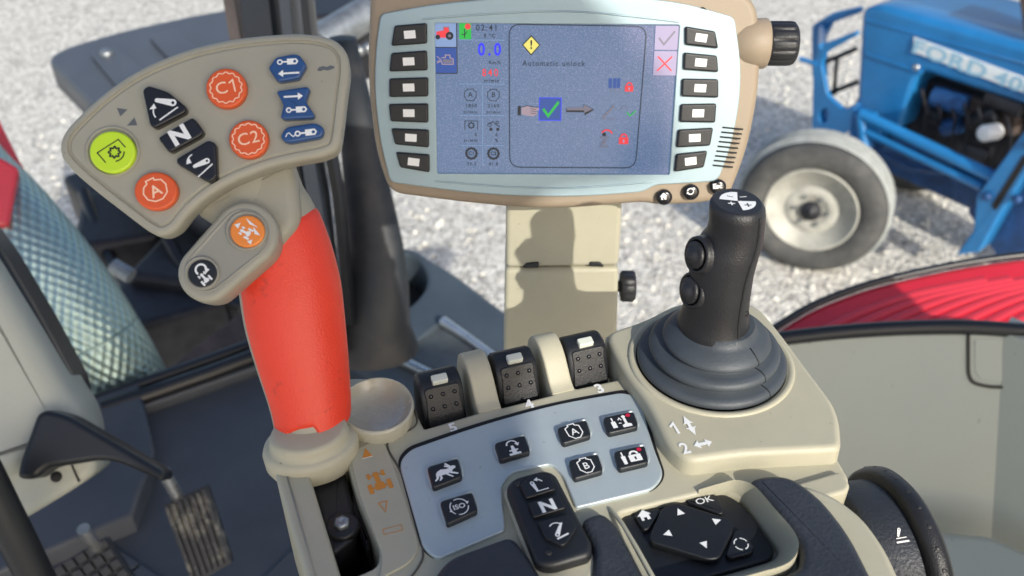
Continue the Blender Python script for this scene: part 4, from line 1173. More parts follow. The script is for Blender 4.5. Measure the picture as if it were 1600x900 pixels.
        bm = bmesh.new(); a_stack(bm, tb, rnd([(-.0048, -.0022), (.0048, -.0022), (.0048, .0034), (-.0048, .0034)], .0012), rp(-.001, .0022, .0008, 3)); finish('white_tab', bm, mat('aged white plastic', (.58, .60, .52), .4), k_, 45)
    roller(702, 656, .0055); roller(820, 625, .0070); roller(931, 599, .0075)
    def fin(px, py, w_, sc=1.):
        o = K.p(px, py, 0)
        prof = [(-.001, -.006), (-.001, .0005), (.004, .0022), (.010, .0070), (.016, .0115), (.023, .0145), (.031, .0152), (.038, .0125), (.044, .006), (.047, -.006), (.047, -.04), (-.001, -.04)]
        prof = [(a, b*sc) for a, b in prof]
        sp = spline(prof[1:10], 4, False); sp = [tuple(q) for q in sp] + [(.047, -.04), (-.001, -.04)]
        pl = PL(o-CX*w_/2, CX, CY)      # ex = CY, ey = n x ex = CX x CY = Z
        bm = bmesh.new(); pr = [(.0012, 0), (.0003, .0004), (0, .0012)] + rp(.002, w_, .0014, 3)
        a_stack(bm, pl, sp, pr); finish('divider_fin', bm, cr, t, 50)
    fin(765, 640, .0145, 1.2); fin(880, 611, .0145, 1.25)
    # --- joystick base block
    JB = .012
    jb = [(944, 520, 18), (1010, 497, 24), (1060, 470, 40), (1180, 470, 30), (1216, 512, 40), (1262, 574, 50), (1312, 640, 34), (1316, 700, 30), (1290, 702, 10), (1160, 708, 30), (1075, 720, 20), (1040, 690, 30), (1008, 622, 40), (972, 575, 30)]
    bm = bmesh.new(); a_stack(bm, K, px2(K, rnd(jb, 10, 8), JB), [(-.0008, -.012), (-.0004, .0)] + rp(.001, JB, .004, 6)[1:])
    JBO = finish('joystick_base', bm, cr, t, 60)
    jc = K.p(1110, 562, JB)
    lathe('boot_ring', cr, t, jc, Z, [(.0505, -.001), (.0502, .0006), (.0490, .0012), (.0475, .0012), (.0465, .0006), (.0455, 0)], 80)
    slab('side_ledge', cr, t, K, [(1210, 765, 6), (1312, 735, 8), (1330, 757, 8), (1322, 768, 6), (1210, 800, 6)], -.03, .0035, .002, 0)
    # raised 1 and 2 with arrows
    f = K.frame(1066, 668, 10, -2.2, h=JB+.0001)
    ik = Ink(f, .0004); ik.line([(-17, 5), (-10, 11), (-10, -11)], 4)
    ik.poly([(-2+9, 8), (16, 8), (8.5+3, 21)]); ik.poly([(7, -8), (16, -8), (11.5, -21)]); ik.poly([(9, -9), (14, -9), (14, 9), (9, 9)])
    ik.poly([(3, 4), (20, 4), (11.5, 12)]); ik.poly([(3, -4), (20, -4), (11.5, -12)]); ik.done('axis_mark', M['white'], JBO)
    f = K.frame(1085, 697, 10, -2.2, h=JB+.0001)
    ik = Ink(f, .0004); ik.text('2', -16, -2, 30, 0, .9, .6)
    ik.poly([(8, -8), (8, 8), (-1, 0)]); ik.poly([(19, -8), (19, 8), (28, 0)]); ik.poly([(7, -3), (20, -3), (20, 3), (7, 3)]); ik.done('axis_mark', M['white'], JBO)
    # --- pads
    def pad(pts, h, b, nm='pad', base=-.02, m=None):
        return slab(nm, m or M['leather'], t, K, pts, base, h, b, 0, seg=7, rseg=7)
    lab(pad([(672, 905, 20), (700, 868, 22), (800, 832, 10), (830, 870, 20), (850, 905, 10), (1060, 1200), (720, 1200)], .008, .005), 'dark pad below the key panel')
    lab(pad([(905, 808, 18), (940, 795, 16), (962, 812, 14), (1012, 905, 10), (1180, 1200), (1000, 1200), (925, 900, 20), (928, 850, 20)], .008, .005), 'dark pad strip between switch and menu keys')
    lab(pad([(1168, 746, 10), (1200, 738, 20), (1238, 741, 24), (1285, 775, 40), (1330, 832, 40), (1372, 915), (1440, 1200), (1100, 1200), (1030, 948, 10), (1196, 906, 14), (1250, 884, 18), (1252, 846, 26), (1192, 772, 22)], .0105, .005), 'dark grained armrest pad to the right of the menu keys')
    lip = [(1092, 768, .0005), (1125, 758, .0030), (1150, 753, .0060), (1176, 762, .0085), (1206, 796, .0098), (1238, 834, .0098), (1244, 858, .0098), (1228, 880, .0098), (1182, 895, .0098), (1100, 917, .0098), (1030, 938, .0098)]
    inn = [(1092, 776, -.006), (1124, 768, -.006), (1140, 768, -.006), (1156, 778, -.006), (1186, 818, -.006), (1212, 852, -.006), (1216, 864, -.006), (1206, 876, -.006), (1170, 888, -.006), (1095, 910, -.006), (1026, 930, -.006)]
    Lp = [V(q) for q in spline([tuple(K.p(x, y, h)) for x, y, h in lip], 6, False)]
    Ip = [V(q) for q in spline([tuple(K.p(x, y, h)) for x, y, h in inn], 6, False)]
    bm = bmesh.new()
    a_loft(bm, [[a+(a-b).normalized()*.003-Z*.008, a+(a-b).normalized()*.0022+Z*.0002, a+Z*.0006, a-(a-b)*.15-Z*.0006, a.lerp(b, .5)-Z*.001, b, b-Z*.006, a+(a-b).normalized()*.002-Z*.014] for a, b in zip(Lp, Ip)])
    finish('tray_rim', bm, cr, t, 70)
    tube('tray_lip', cr, t, [K.p(x, y, h) for x, y, h in ((955, 797, .001), (972, 818, .005), (996, 858, .0078), (1022, 905, .0085), (1070, 1000, .0085))], .0012, 8)
    slab('armrest_side', cr, t, K, [(1190, 752, 20), (1262, 757, 20), (1304, 772, 30), (1350, 806, 30), (1386, 856, 30), (1408, 905, 30), (1490, 1100), (1400, 1100), (1290, 900)], -.05, .0065, .004, 0)
    # --- menu keys on a black plate inside the tray
    mp = [(970, 805, 12), (1128, 768, 22), (1160, 785, 22), (1212, 858, 14), (1204, 874, 10), (1020, 925, 10)]
    HM = -.004
    MP = slab('menu_plate', M['black'], t, K, mp, -.012, HM, .0015, 0)
    def mkey(pts, h, icon, label, dpx, r=6, nm='menu_key'):
        k_ = slab(nm, M['black'], t, K, [(p[0], p[1], p[2] if len(p) > 2 else r) for p in pts], HM-.001, HM+h, .0009, 0, top=HM+h); lab(k_, label)
        if icon:
            f = K.frame(*dpx, 10, -2.6, h=HM+h+.0001); ik = Ink(f); icon(ik); ik.done('icon', M['white'], k_)
        return k_
    mkey([(990, 803), (1030, 793), (1032, 800), (1014, 826), (1006, 828)], .003, lambda ik: ik.poly([(-11, 1), (1, 11), (11, 1), (7, 1), (7, -8), (2, -8), (2, -3), (-3, -3), (-3, -8), (-7, -8), (-7, 1)]), 'small key with white house symbol', (1007, 806))
    mkey([(1072, 782), (1122, 772), (1132, 800), (1126, 803)], .0025, lambda ik: ik.text('OK', 2, 3, 15, 0, 1.25, .05), 'small key with OK letters', (1100, 785))
    mkey([(1146, 830), (1160, 826), (1180, 856), (1174, 864), (1142, 872), (1134, 866)], .003, lambda ik: (ik.arc(0, 0, 10, 10, 75, 1.6), ik.arc(0, 0, 10, 100, 165, 1.6), ik.arc(0, 0, 10, 190, 255, 1.6), ik.arc(0, 0, 10, 280, 345, 1.6)), 'small key with white circling arrows', (1158, 850))
    def dp(ik):
        pass
    d_ = mkey([(1036, 790, 14), (1062, 786, 8), (1146, 812, 14), (1146, 828, 8), (1124, 872, 12), (1108, 874, 10), (1016, 846, 10), (1016, 834, 8)], .0045, None, 'large four way key with white arrowheads', None)
    for (x, y, a) in ((1062, 800, 90), (1120, 814, 0), (1043, 834, 180), (1101, 851, 270)):
        f = K.frame(x, y, 10, -2.6, h=HM+.0046); ik = Ink(f); ca, sa = math.cos(R(a)), math.sin(R(a))
        ik.poly([(ca*p-sa*q, sa*p+ca*q) for p, q in ((7, 0), (-5, 6), (-5, -6))]); ik.done('icon', M['white'], d_)
    # --- N switch block on its pedestal
    slab('switch_pedestal', cr, t, K, [(786, 768, 8), (800, 750, 10), (850, 742, 10), (874, 760), (935, 880, 14), (925, 905, 14), (850, 925, 10), (830, 890)], -.002, .004, .002, 0)
    HB = .0105
    SB = slab('hitch_switch', M['black'], t, K, [(790, 758, 10), (803, 745, 14), (850, 732, 10), (868, 738, 12), (926, 848, 10), (924, 866, 12), (862, 884, 12), (838, 880, 12)], .002, HB, .003, 0, seg=5)
    sk = (([(812, 757), (834, 739), (862, 744), (868, 764), (822, 778)], 'upper raised key with white lift symbol'), ([(825, 786), (873, 772), (884, 793), (834, 808)], 'middle raised key with white letter N'), ([(840, 815), (888, 803), (902, 822), (886, 848), (878, 852), (852, 840)], 'lower raised key with white lowering symbol'))
    for i, (pts, l_) in enumerate(sk):
        k_ = slab('switch_key', M['black'], SB, K, [(x, y, 3) for x, y in pts], HB-.001, HB+.0022, .0007, 0, top=HB+.0022); lab(k_, l_)
    for i, (x, y) in enumerate(((840, 759), (856, 791), (873, 829))):
        f = K.frame(x, y, 10, -2.9, h=HB+.0023); ik = Ink(f)
        if i == 1: ik.text('N', 0, 0, 29, 0, 1.15, 1.1)
        elif i == 0: ik.line([(-6, -10), (14, -10)], 1.6); linkage(ik, -5, 0, 10, 98, 0, 1); ik.arc(-2, 0, 13, 25, 80, 2); ik.poly([(3, 8), (5, 16), (-2, 12)])
        else: linkage(ik, 0, 0, 11, -125, 0, 1); ik.line([(-8, -14), (12, -10)], 3); ik.arc(-2, 4, 11, 40, 140, 1.8); ik.poly([(4, 13), (11, 12), (7, 6)])
        ik.done('icon', [M['white'], M['black']], SB)
    for (x, y) in ((809, 757), (857, 864)):
        lathe('indicator', M['grease'], SB, K.p(x, y, HB-.0003), Z, [(.0019, 0), (.0018, .0008), (.0008, .0012)], 16)
    # --- side dial, axis along the console's cross direction
    ax = (CX*.97+Z*.02+CY*-.16).normalized()
    def dial(prof, nm, m, c): return lathe(nm, m, t, c, ax, prof, 96, 50)
    dc = K.p(1392, 905, -.062)+ax*(-.022)
    dc = K.p(1318, 880, -.086)+ax*.009-CY*.004
    dr = dial([(.020, -.012), (.049, -.012), (.0505, -.010), (.0505, .012), (.045, .0125)], 'dial_band', M['leather'], dc)
    dial([(.040, .0125), (.0535, .0125), (.0565, .0150), (.0575, .019), (.0570, .023), (.054, .026), (.03, .028)], 'dial_rim', M['joy'], dc)
    x, y, d = basis(ax); bm = bmesh.new()
    for k in range(30):
        a = 2*math.pi*k/30
        rd = x*math.cos(a)+y*math.sin(a)
        a_lathe(bm, dc+ax*.019+rd*.0570, rd, [(.0017, -.001), (.0015, .0003), (.0009, .0006), (.0002, .0007)], 10)
    finish('dial_studs', bm, M['grease'], t, 60)
    # marks printed on the band near its top
    th = R(72)
    rd = (Z*math.sin(th)-CY*math.cos(th)); rd = (rd-ax*rd.dot(ax)).normalized(); tg = rd.cross(ax).normalized()
    f = FR(dc+ax*.003+rd*.0507, ax, tg*-1 if tg.dot(CY) < 0 else tg, rd, .00034)
    ik = Ink(f, .0002); ik.poly([(-8, -14), (14, -14), (14, -11), (-8, -11)], 0); linkage(ik, 2, 3, 8, 60, 0, 1); ik.line([(-6, -6), (12, -6)], 1.6); ik.done('icon', [M['white'], M['leather']], dr)
    return jc, JB
jc, JB = console()

# ================================================================== JOYSTICK
def joystick():
    t = thing('joystick', 'black joystick with two thumb buttons on ribbed grey rubber boot', 'joystick', jc)
    # boot: three steps, slightly offset towards the stick
    rings = []; tilt = V((.0022, .002, 0))
    prof = [(.0440, .000), (.0450, .0010), (.0450, .0030), (.0440, .0046), (.0415, .0056), (.0372, .0058), (.0362, .0066), (.0386, .0082), (.0392, .0096), (.0390, .0114), (.0376, .0130), (.0345, .0140), (.0306, .0140), (.0298, .0148), (.0318, .0162), (.0322, .0174), (.0314, .0192), (.0280, .0218), (.0238, .0240), (.0212, .0256), (.0200, .0290)]
    bm = bmesh.new(); n = 72
    for r_, h in prof:
        c = jc + V((.0022, .001, 0))*(h/.026) + Z*h
        rings.append([c+V((math.cos(2*math.pi*k/n), math.sin(2*math.pi*k/n), 0))*r_ for k in range(n)])
    a_loft(bm, rings); BO = finish('boot', bm, M['boot'], t, 70)
    bm = bmesh.new(); a_tube(bm, [jc+V((.0022, .001, 0))*(h/.026)+Z*h+V((math.cos(R(-52)), math.sin(R(-52)), 0))*(r_-.0001) for r_, h in prof[1:-2]], .00045, 6)
    finish('boot_seam', bm, M['dark'], BO)
    # grip: loft of near-round sections read from its silhouette
    c0 = jc + Z*.036
    # (height above boot top, pixel centre x, half width px)
    axp = [(1118, 522, 60), (1117, 510, 59), (1117, 498, 54), (1119, 480, 50), (1122, 455, 49.5), (1128, 420, 49), (1136, 390, 49), (1142, 378, 48), (1148, 366, 44), (1151, 350, 43), (1152, 330, 43.5), (1152, 322, 43), (1152, 317, 40)]
    bm = bmesh.new(); rings = []
    y0 = jc.y; V0 = PL((jc.x, jc.y+.004, jc.z), V((0, -1, 0)))
    prevs = []
    for i, (px, py, hw) in enumerate(axp):
        c = V0.p(px, py); d = (c-CAM).dot(FWD); r_ = hw/FPX*d
        prevs.append((c, r_))
    up = (prevs[-1][0]-prevs[3][0]).normalized()
    ex = V((1, 0, 0)); ex = (ex-up*ex.dot(up)).normalized(); ey = up.cross(ex)
    n = 56
    for i, (c, r_) in enumerate(prevs):
        rings.append([c+(ex*math.cos(2*math.pi*k/n)*r_+ey*math.sin(2*math.pi*k/n)*r_*1.08) for k in range(n)])
    c, r_ = prevs[-1]
    rings.append([c+up*.0010+(ex*math.cos(2*math.pi*k/n)+ey*math.sin(2*math.pi*k/n)*1.08)*r_*.92 for k in range(n)])
    rings.append([c+up*.0010+(ex*math.cos(2*math.pi*k/n)+ey*math.sin(2*math.pi*k/n)*1.08)*r_*.88 for k in range(n)])
    a_loft(bm, rings); G = finish('grip', bm, M['joy'], t, 60)
    # seam down the front right
    bm = bmesh.new(); sm = []
    for i, (c, r_) in enumerate(prevs[1:-1]):
        a = R(-58); a = R(-62 + i*1.2)
        sm.append(c+(ex*math.cos(a)*r_+ey*math.sin(a)*r_*1.08))
    a_tube(bm, sm, .0008, 6); finish('seam', bm, M['dark'], G)
    # top badge: two white quarters with + and - signs
    c, r_ = prevs[-1]; topc = c+up*.0011
    f = FR(topc, ex, ey, up, r_)
    ik = Ink(f, .0001); rr = .70
    def sect(a0, a1): return [(0, 0)]+[(rr*math.cos(R(a0+(a1-a0)*k/10)), rr*math.sin(R(a0+(a1-a0)*k/10))) for k in range(11)]
    ik.poly(sect(80, 170)); ik.poly(sect(-85, 0))
    ik.line([(-.35, .38), (-.12, .30)], .05, 1); ik.line([(.2, -.3), (.48, -.3)], .06, 1); ik.line([(.34, -.16), (.34, -.44)], .06, 1)
    ik.line([(.15, .3), (.42, .36)], .05, 0); ik.line([(-.42, -.2), (-.14, -.2)], .06, 0); ik.line([(-.28, -.08), (-.28, -.34)], .06, 0)
    ik.done('badge', [M['white'], M['black']], G)
    # two thumb buttons on bosses to the left
    for (px, py, rad) in ((1096, 398, .0105), (1087, 453, .0105)):
        axv = V((-.88, -.38, .22)).normalized()
        o = V0.p(px+6, py, .004)
        b = lathe('button_boss', M['joy'], G, o-axv*.010, axv, [(.0150, 0), (.0138, .004), (.0115, .010), (.0108, .0150), (.0105, .0165), (.0092, .0170), (.0085, .0160), (.0083, .0150)], 40)
        bt = lathe('thumb_button', M['joy'], G, o-axv*.010, axv, [(.0078, .0150), (.0078, .0180), (.0070, .0190), (.0060, .0188), (.0045, .0200), (.0030, .0215), (.001, .0222)], 36)
    lathe('grip_screw', M['dark'], G, V0.p(1165, 490, .012), V((.5, -.8, 0)), [(.002, 0), (.002, .001), (.001, .0012)], 12)
joystick()

# ================================================================== MULTI FUNCTION LEVER
def lever():
    base = K.p(487, 700, 0)
    t = thing('control_lever', 'tall control lever with red rubber grip and fan shaped key head', 'control lever', base)
    ta = M['taupe']
    rows = [(250, 318, 456), (285, 322, 466), (318, 330, 478), (352, 345, 497), (400, 368, 516), (450, 376, 529), (500, 384, 535), (560, 401, 541), (620, 420, 545), (665, 430, 545), (700, 436, 545)]
    d_top, d_bot = .484, .502
    C_, Rr = [], []
    for y, a, b in rows:
        k = (y-250)/450; d = d_top+(d_bot-d_top)*k+.02*0
        c = at((a+b)/2, y, d); C_.append(c); Rr.append((b-a)/2/FPX*d)
    # denser
    CS = [V(q) for q in spline([tuple(c)+(r_,) for c, r_ in zip([tuple(c) for c in C_], Rr)][0:0] or [tuple(c) for c in C_], 6, False)]
    RS = [q[0] for q in spline([(r_, 0) for r_ in Rr], 6, False)]
    L = len(CS)
    def S(u, v, off=0.):
        """u = angle (0 faces us), v in 0..1 down the grip"""
        x = v*(L-1); i = min(int(x), L-2); f = x-i
        c = CS[i].lerp(CS[i+1], f); r_ = RS[i]*(1-f)+RS[i+1]*f
        d = (CS[min(i+1, L-1)]-CS[max(i-1, 0)]).normalized()
        vw = (CAM-c).normalized(); vw = (vw-d*vw.dot(d)).normalized(); s = d.cross(vw)*-1
        if s.x < 0: s = -s
        return c+s*math.sin(u)*(r_+off)+vw*math.cos(u)*(r_*.80+off)
    bm = bmesh.new(); a_loft(bm, [[S(2*math.pi*k/48, v/40) for k in range(48)] for v in range(41)]); finish('neck', bm, ta, t, 60)
    # red shell over the front
    def vy(y): return (y-250)/450*1.0
    yv = lambda y: max(0, min(1, next(((i+(y-rows[i][0])/(rows[i+1][0]-rows[i][0]))/(len(rows)-1) for i in range(len(rows)-1) if rows[i][0] <= y <= rows[i+1][0]), 1)))
    tops = [(-95, 470), (-80, 452), (-65, 430), (-50, 408), (-30, 390), (-8, 376), (15, 368), (40, 360), (65, 355), (95, 352), (125, 352)]
    bots = [(-95, 690), (-80, 686), (-62, 690), (-50, 692), (-42, 690), (-40, 668), (-20, 660), (2, 658), (5, 664), (14, 682), (22, 684), (45, 674), (70, 664), (95, 655), (125, 655)]
    def itp(tab, u):
        for (a, b), (c, d) in zip(tab, tab[1:]):
            if a <= u <= c: return b+(d-b)*(u-a)/(c-a)
        return tab[-1][1]
    bm = bmesh.new(); nu, nv = 88, 50; grid = []
    for i in range(nu+1):
        u = -70+195*i/nu; y0, y1 = itp(tops, u), itp(bots, u); col = []
        for j in range(nv+1):
            y = y0+(y1-y0)*j/nv
            e = min(i/2, (nu-i)/2, j/1.5, (nv-j)/1.5, 1); off = -.0008+.0018*math.sqrt(max(0, min(1, e)))
            col.append(bm.verts.new(S(R(u), yv(y), off)))
        grid.append(col)
    for i in range(nu):
        for j in range(nv): bm.faces.new((grid[i][j], grid[i][j+1], grid[i+1][j+1], grid[i+1][j]))
    bmesh.ops.recalc_face_normals(bm, faces=bm.faces)
    finish('grip', bm, M['red'], t)
    # collar at the foot
    cb = K.p(487, 700, .004)
    bm = bmesh.new(); rings = []
    for rx, ry, h in ((.0245, .0195, -.010), (.0262, .0210, -.006), (.0265, .0212, .002), (.0255, .0204, .005), (.0235, .0185, .006), (.0222, .0175, .0065), (.0215, .0168, .011), (.0205, .0160, .0135), (.018, .014, .014)):
        rings.append([cb+V((0, 0, h))+CX*(rx*math.cos(a))+CY*(ry*math.sin(a)) for a in [2*math.pi*k/56 for k in range(56)]])
    a_loft(bm, rings); finish('collar', bm, M['cream'], t, 60)
    bm = bmesh.new()
    slab('collar_skirt', M['cream'], t, K, [(422, 692, 24), (440, 662, 20), (540, 655, 24), (558, 668, 14), (556, 690, 10), (520, 722, 30), (455, 738, 26), (430, 722, 20)], -.004, .006, .003, 0, seg=5, rseg=7)
    # --- head
    out = spline([(98, 208), (130, 172), (175, 134), (225, 103), (290, 77), (350, 62), (410, 54), (470, 51), (515, 58), (538, 76), (545, 105), (540, 150), (534, 200), (527, 230), (505, 243), (460, 252), (420, 262), (370, 281), (330, 303), (298, 330), (275, 358), (252, 368), (230, 360), (190, 330), (145, 295), (108, 262), (93, 238)], 5)
    rim = [(x, y) for x, y in out]
    bm = bmesh.new(); u2 = px2(HD, rim)
    a_stack(bm, HD, u2, [(.006, -.020), (.002, -.017), (.0004, -.012), (0, -.006)] + rp(-.005, 0, .0028, 5)[1:] + [(.0040, .0000), (.0043, -.0012), (.0049, -.0015), (.0055, -.0012), (.0060, -.0003)])
    HEADO = finish('head', bm, ta, t, 70)
    S0 = -.0003
    def btn(name, m, pts, h, b, label, r=4):
        k_ = slab(name, m, HEADO if False else t, HD, pts, -.003, h, b, r, seg=5); 
        if label: lab(k_, label)
        return k_
    def circ(x, y, rx, ry=None, n=40): return [(x+rx*math.cos(2*math.pi*k/n), y+(ry or rx)*math.sin(2*math.pi*k/n)) for k in range(n)]
    def surround(pts, w_=.0016):
        bm = bmesh.new(); a_stack(bm, HD, px2(HD, pts), [(0, -.002), (0, .0004), (.0004, .0008), (.0011, .0008), (.0017, .0002), (.0019, -.001)]); finish('button_surround', bm, ta, t, 60)
    # round buttons
    surround(circ(176, 237, 43, 40))
    k_ = btn('push_button', M['lime'], circ(175, 237, 36, 33), .0034, .0012, 'round lime green button with black gear symbol', 0)
    f = HD.frame(175, 237, 10, 0, h=.0035); ik = Ink(f)
    ik.line([(-9, -18), (-23, -2), (9, 20), (21, 7)], 1.8); ik.arc(4, -1, 8, 0, 360, 2.6, 0, 48, .2, 8); ik.arc(4, -1, 15, -80, 5, 2)
    ik.done('icon', M['blackprint'], k_)
    for (x, y, rx, ry, tx_, l_) in ((353, 137, 32, 31, 'C1', 'round orange button marked C1 inside a wavy ring'), (388, 217, 31, 30, 'C2', 'round orange button marked C2 inside a wavy ring'), (243, 298, 34, 30, 'A', 'round orange button marked A inside a badge outline')):
        k_ = btn('push_button', M['orange'], circ(x, y, rx, ry), .0036, .0013, l_, 0)
        f = HD.frame(x, y, 10, -2.4 if tx_ != 'A' else -5.0, h=.0037); ik = Ink(f)
        if tx_ == 'A':
            ik.line([(x*1.2, y*1.15) for x, y in [(-6, 18), (5, 18), (5, 14.5), (13, 11), (16, 2), (13, -9), (4, -15), (-6, -14), (-14, -7), (-16, 3), (-12, 11), (-6, 14)]], 2.2, 0, True); ik.text('A', 0, -1, 27, 0, 1, .3)
        else:
            ik.arc(0, 0, 24.5, 0, 360, 1.7, 0, 120, .05, 14)
            if tx_ == 'C1': ik.text('C', -7, 0, 28, 0, 1, .05); ik.line([(6, 6), (13, 10), (13, -10)], 2.4)
            else: ik.text(tx_, 0, 0, 28, 0, 1, .05, 1.1)
        ik.done('icon', M['pinkprint'], k_)
    # black keys
    for pts, l_ in (([(222, 140, 5), (231, 133, 5), (262, 143, 6), (291, 167, 6), (290, 175, 5), (242, 200, 6), (234, 196, 5)], 'black arrow shaped key with raising arm symbol'),
                    ([(246, 215, 5), (300, 183, 6), (305, 187, 4), (318, 205, 5), (314, 212, 5), (268, 237, 5), (262, 236, 5)], 'black square key with bold white N'),
                    ([(275, 248, 4), (326, 218, 6), (337, 224, 5), (339, 275, 5), (330, 284, 5), (322, 283, 5), (276, 255, 4)], 'black arrow shaped key with lowering arm symbol')):
        btn('rocker_key', M['black_gloss'], pts, .0042, .0012, l_, 3)
    f = HD.frame(254, 166, 10, -3.6, h=.0043); ik = Ink(f); ik.line([(-12, -20), (22, -10)], 2.4); linkage(ik, 6, 6, 17, -30, 0, 1); ik.arc(0, -8, 17, 135, 200, 2.2); ik.poly([(-21, 2), (-11, 9), (-10, 0)]); ik.done('icon', [M['white'], M['black_gloss']], t)
    f = HD.frame(281, 212, 10, -5.6, h=.0043); ik = Ink(f); ik.text('N', 0, 0, 36, 0, 1.1, 1.6); ik.done('icon', M['white'], t)
    f = HD.frame(310, 254, 10, -3.6, h=.0043); ik = Ink(f); ik.line([(-8, -22), (20, -10)], 2.2); linkage(ik, 3, -3, 14, 4, 0, 1); ik.arc(-2, 0, 16, 100, 155, 2); ik.poly([(-19, 4), (-11, 12), (-10, 3)]); ik.done('icon', [M['white'], M['black_gloss']], t)
    # small grey triangles
    f = HD.frame(191, 174, 10, -2); ik = Ink(HD.frame(191, 174, 10, -2, h=-.0005), .0003); ik.poly([(-7, 7), (9, 1), (-4, -8)]); ik.done('printed_mark', M['greyprint'], HEADO)
    ik = Ink(HD.frame(207, 192, 10, -2, h=-.0005), .0003); ik.poly([(-9, -3), (5, 8), (7, -6)]); ik.done('printed_mark', M['greyprint'], HEADO)
    ik = Ink(HD.frame(509, 107, 10, -1, h=-.0005), .0003); ik.poly([(-14, -2), (-10, 3), (-4, 4), (2, 2), (8, 4), (13, 2), (14, -1), (8, -3), (2, -4), (-3, -2), (-9, -4)]); ik.done('printed_mark', M['greyprint'], HEADO)
    # blue keys
    b1 = btn('blue_key', M['blue'], [(419, 106, 4), (431, 89, 5), (458, 84, 5), (467, 85, 5), (479, 101, 4), (467, 122, 5), (437, 127, 5), (432, 125, 4)], .004, .0011, 'six sided blue key with left arrow and ram symbol', 4)
    b2 = btn('blue_key', M['blue'], [(431, 142, 5), (480, 135, 5), (484, 139, 4), (477, 158, 5), (492, 180, 5), (488, 184, 4), (443, 186, 5), (438, 183, 4), (443, 164, 5)], .004, .0011, 'waisted blue key with right arrow and ram symbol', 3)
    b3 = btn('blue_key', M['blue'], [(438, 212, 10), (446, 198, 10), (494, 191, 10), (507, 200, 9), (503, 214, 10), (452, 223, 10), (442, 220, 6)], .004, .0014, 'oblong blue key with wave and ram symbol', 8)
    W2 = [M['white'], M['blue']]
    ik = Ink(HD.frame(450, 105, 10, -.6, h=.0041)); cyl_icon(ik, -1, 9, 16); arrow(ik, 17, -10, -16, -10, 3, 6, 8); ik.done('icon', W2, b1)
    ik = Ink(HD.frame(462, 161, 10, -.6, h=.0041)); arrow(ik, -18, 11, 12, 11, 3, 6, 8); cyl_icon(ik, 0, -11, 16); ik.done('icon', W2, b2)
    ik = Ink(HD.frame(473, 208, 10, -1.2, h=.0041)); cyl_icon(ik, 4, 0, 17); ik.line([(-27, -3), (-24, 2), (-21, 3), (-18, -1), (-15, -4), (-12, -1)], 1.5); ik.done('icon', W2, b3)
    # --- thumb pod
    PP = PL(HD.o+HD.n*.004-V((0, 0, .0)), (HD.n+V((-.05, 0, .10))).normalized())
    o0 = at(355, 395, .452); PP.o = o0
    def cap(x0, y0, r0, x1, y1, r1):
        a = math.atan2(y1-y0, x1-x0); pts = []
        for k in range(19):
            q = a+math.pi/2+math.pi*k/18; pts.append((x0+r0*math.cos(q), y0+r0*math.sin(q)))
        for k in range(19):
            q = a-math.pi/2+math.pi*k/18; pts.append((x1+r1*math.cos(q), y1+r1*math.sin(q)))
        return pts
    bm = bmesh.new(); pc = cap(321, 426, 45, 382, 365, 51)
    inner = cap(321, 424, 33, 382, 366, 40)
    a_stack(bm, PP, px2(PP, pc), [(.004, -.022), (.0008, -.017), (.0, -.008)]+rp(-.006, 0, .003, 5)[1:]+[(.0050, 0), (.0058, -.0004)])
    pod = finish('thumb_pod', bm, ta, t, 60)
    bm = bmesh.new(); pi_ = px2(PP, inner); a_stack(bm, PP, pi_, [(0, -.002), (0, .0002), (.0004, .0005), (.0009, .0004), (.0013, -.0001)])
    finish('pod_face', bm, M['taupe_in'], pod, 60)
    def ring(x, y, r_):
        bm = bmesh.new(); a_stack(bm, PP, px2(PP, circ(x, y, r_, r_*.95)), [(0, -.001), (0, .0008), (.0005, .0013), (.0012, .0013), (.0018, .0004)]); finish('pod_ring', bm, M['taupe_in'], pod, 60)
    ring(386, 361, 33); ring(316, 427, 28)
    k1 = slab('thumb_key', M['orange2'], pod, PP, circ(386, 361, 27, 25), -.001, .0028, .001, seg=4); lab(k1, 'round amber button with white tractor and arrows')
    k2 = slab('thumb_key', M['black'], pod, PP, circ(316, 427, 23, 21.5), -.001, .0018, .0008, seg=4); lab(k2, 'round black button with white turning arrow')
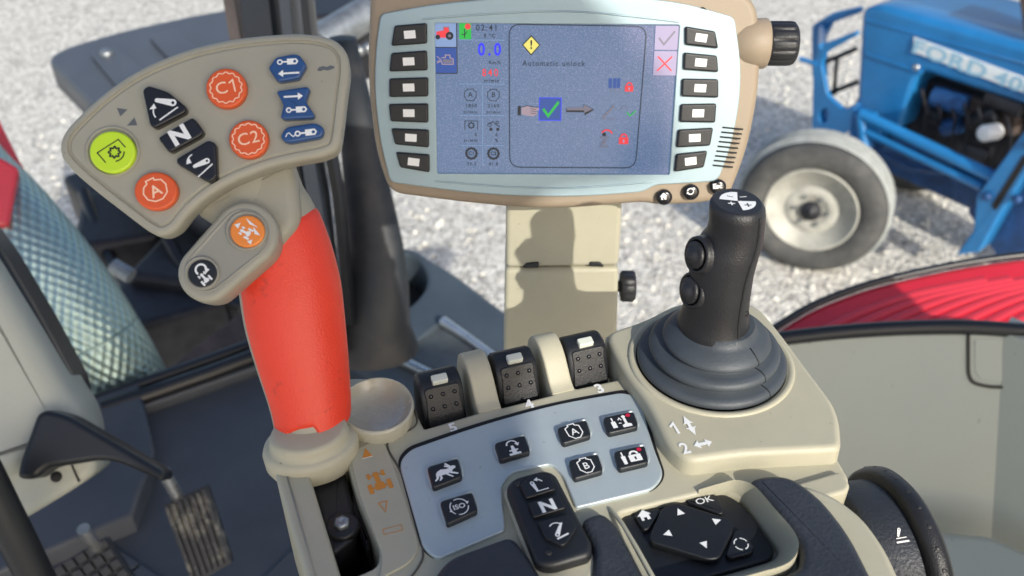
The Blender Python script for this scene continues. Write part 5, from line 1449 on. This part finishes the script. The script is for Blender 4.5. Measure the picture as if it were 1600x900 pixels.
    ik = Ink(PP.frame(386, 361, 10, 5, h=.0029)); tractor_top(ik, -1, -3, 9, 0, 90); ik.poly([(-22, 0), (-15, 7), (-14, -3)]); ik.poly([(13, 12), (-12, 17), (-2, 11)]); ik.poly([(22, 3), (5, 10), (13, 1)]); ik.poly([(16, -16), (8, -14), (14, -8)]); ik.done('icon', M['white'], t)
    ik = Ink(PP.frame(316, 427, 10, 3, h=.0019)); ik.arc(-4, 5, 8, 20, 260, 3.2); ik.poly([(0, 10), (9, 9), (5, 1)]); tractor_top(ik, 6, -6, 9, 0, 60); ik.done('icon', M['white'], t)
    # flat web that joins head and neck
    bm = bmesh.new()
    WB = PL(HD.o-HD.n*.013, HD.n)
    slab('neck_web', ta, t, WB, [(300, 330, 12), (330, 285, 30), (454, 242, 8), (463, 300, 20), (468, 345, 20), (430, 395, 20), (350, 360, 20), (325, 345, 10)], -.018, -.002, .006, 4, seg=5)
lever()

# ================================================================== OVERHEAD SHADE PANEL (added, unseen; its edge is cut to shade the cab's left)
def shade_panel():
    zr = CH+.50
    pts = [(.05, -.1), (.60, -.1), (.61, -.455), (.625, -.476), (.654, -.477), (.683, -.497), (.706, -.512), (.728, -.535), (.750, -.553), (.768, -.578), (.795, -.60), (.812, -.625), (.79, -.638), (.735, -.655), (.722, -.70), (.735, -.80), (.752, -.93), (.77, -1.12), (1.3, -1.2), (1.3, -1.7), (.05, -1.7)]
    pts = [(x-.08, y-.04) for x, y in pts]
    bm = bmesh.new(); a_stack(bm, PL((0, 0, zr), Z), pts, rp(0, .08, .02, 3))
    tag(finish('overhead_shade_panel', bm, M['trim'], None, 40), 'added unseen pale panel overhead, edge cut to shade the lever and part of the screen', 'shade panel')
shade_panel()

def trim_shade():  # unseen slab added to keep the sun off the right trim panel
    bm = bmesh.new(); a_box(bm, V((1.12, .05, CH-.25)), V((0, 1, 0)), None, V((1, 0, 0)), .74, 1.5, .06, .01)
    tag(finish('trim_shade_slab', bm, M['trim'], None, 40), 'added unseen pale slab at the right, placed to shade the side trim', 'pillar')
trim_shade()
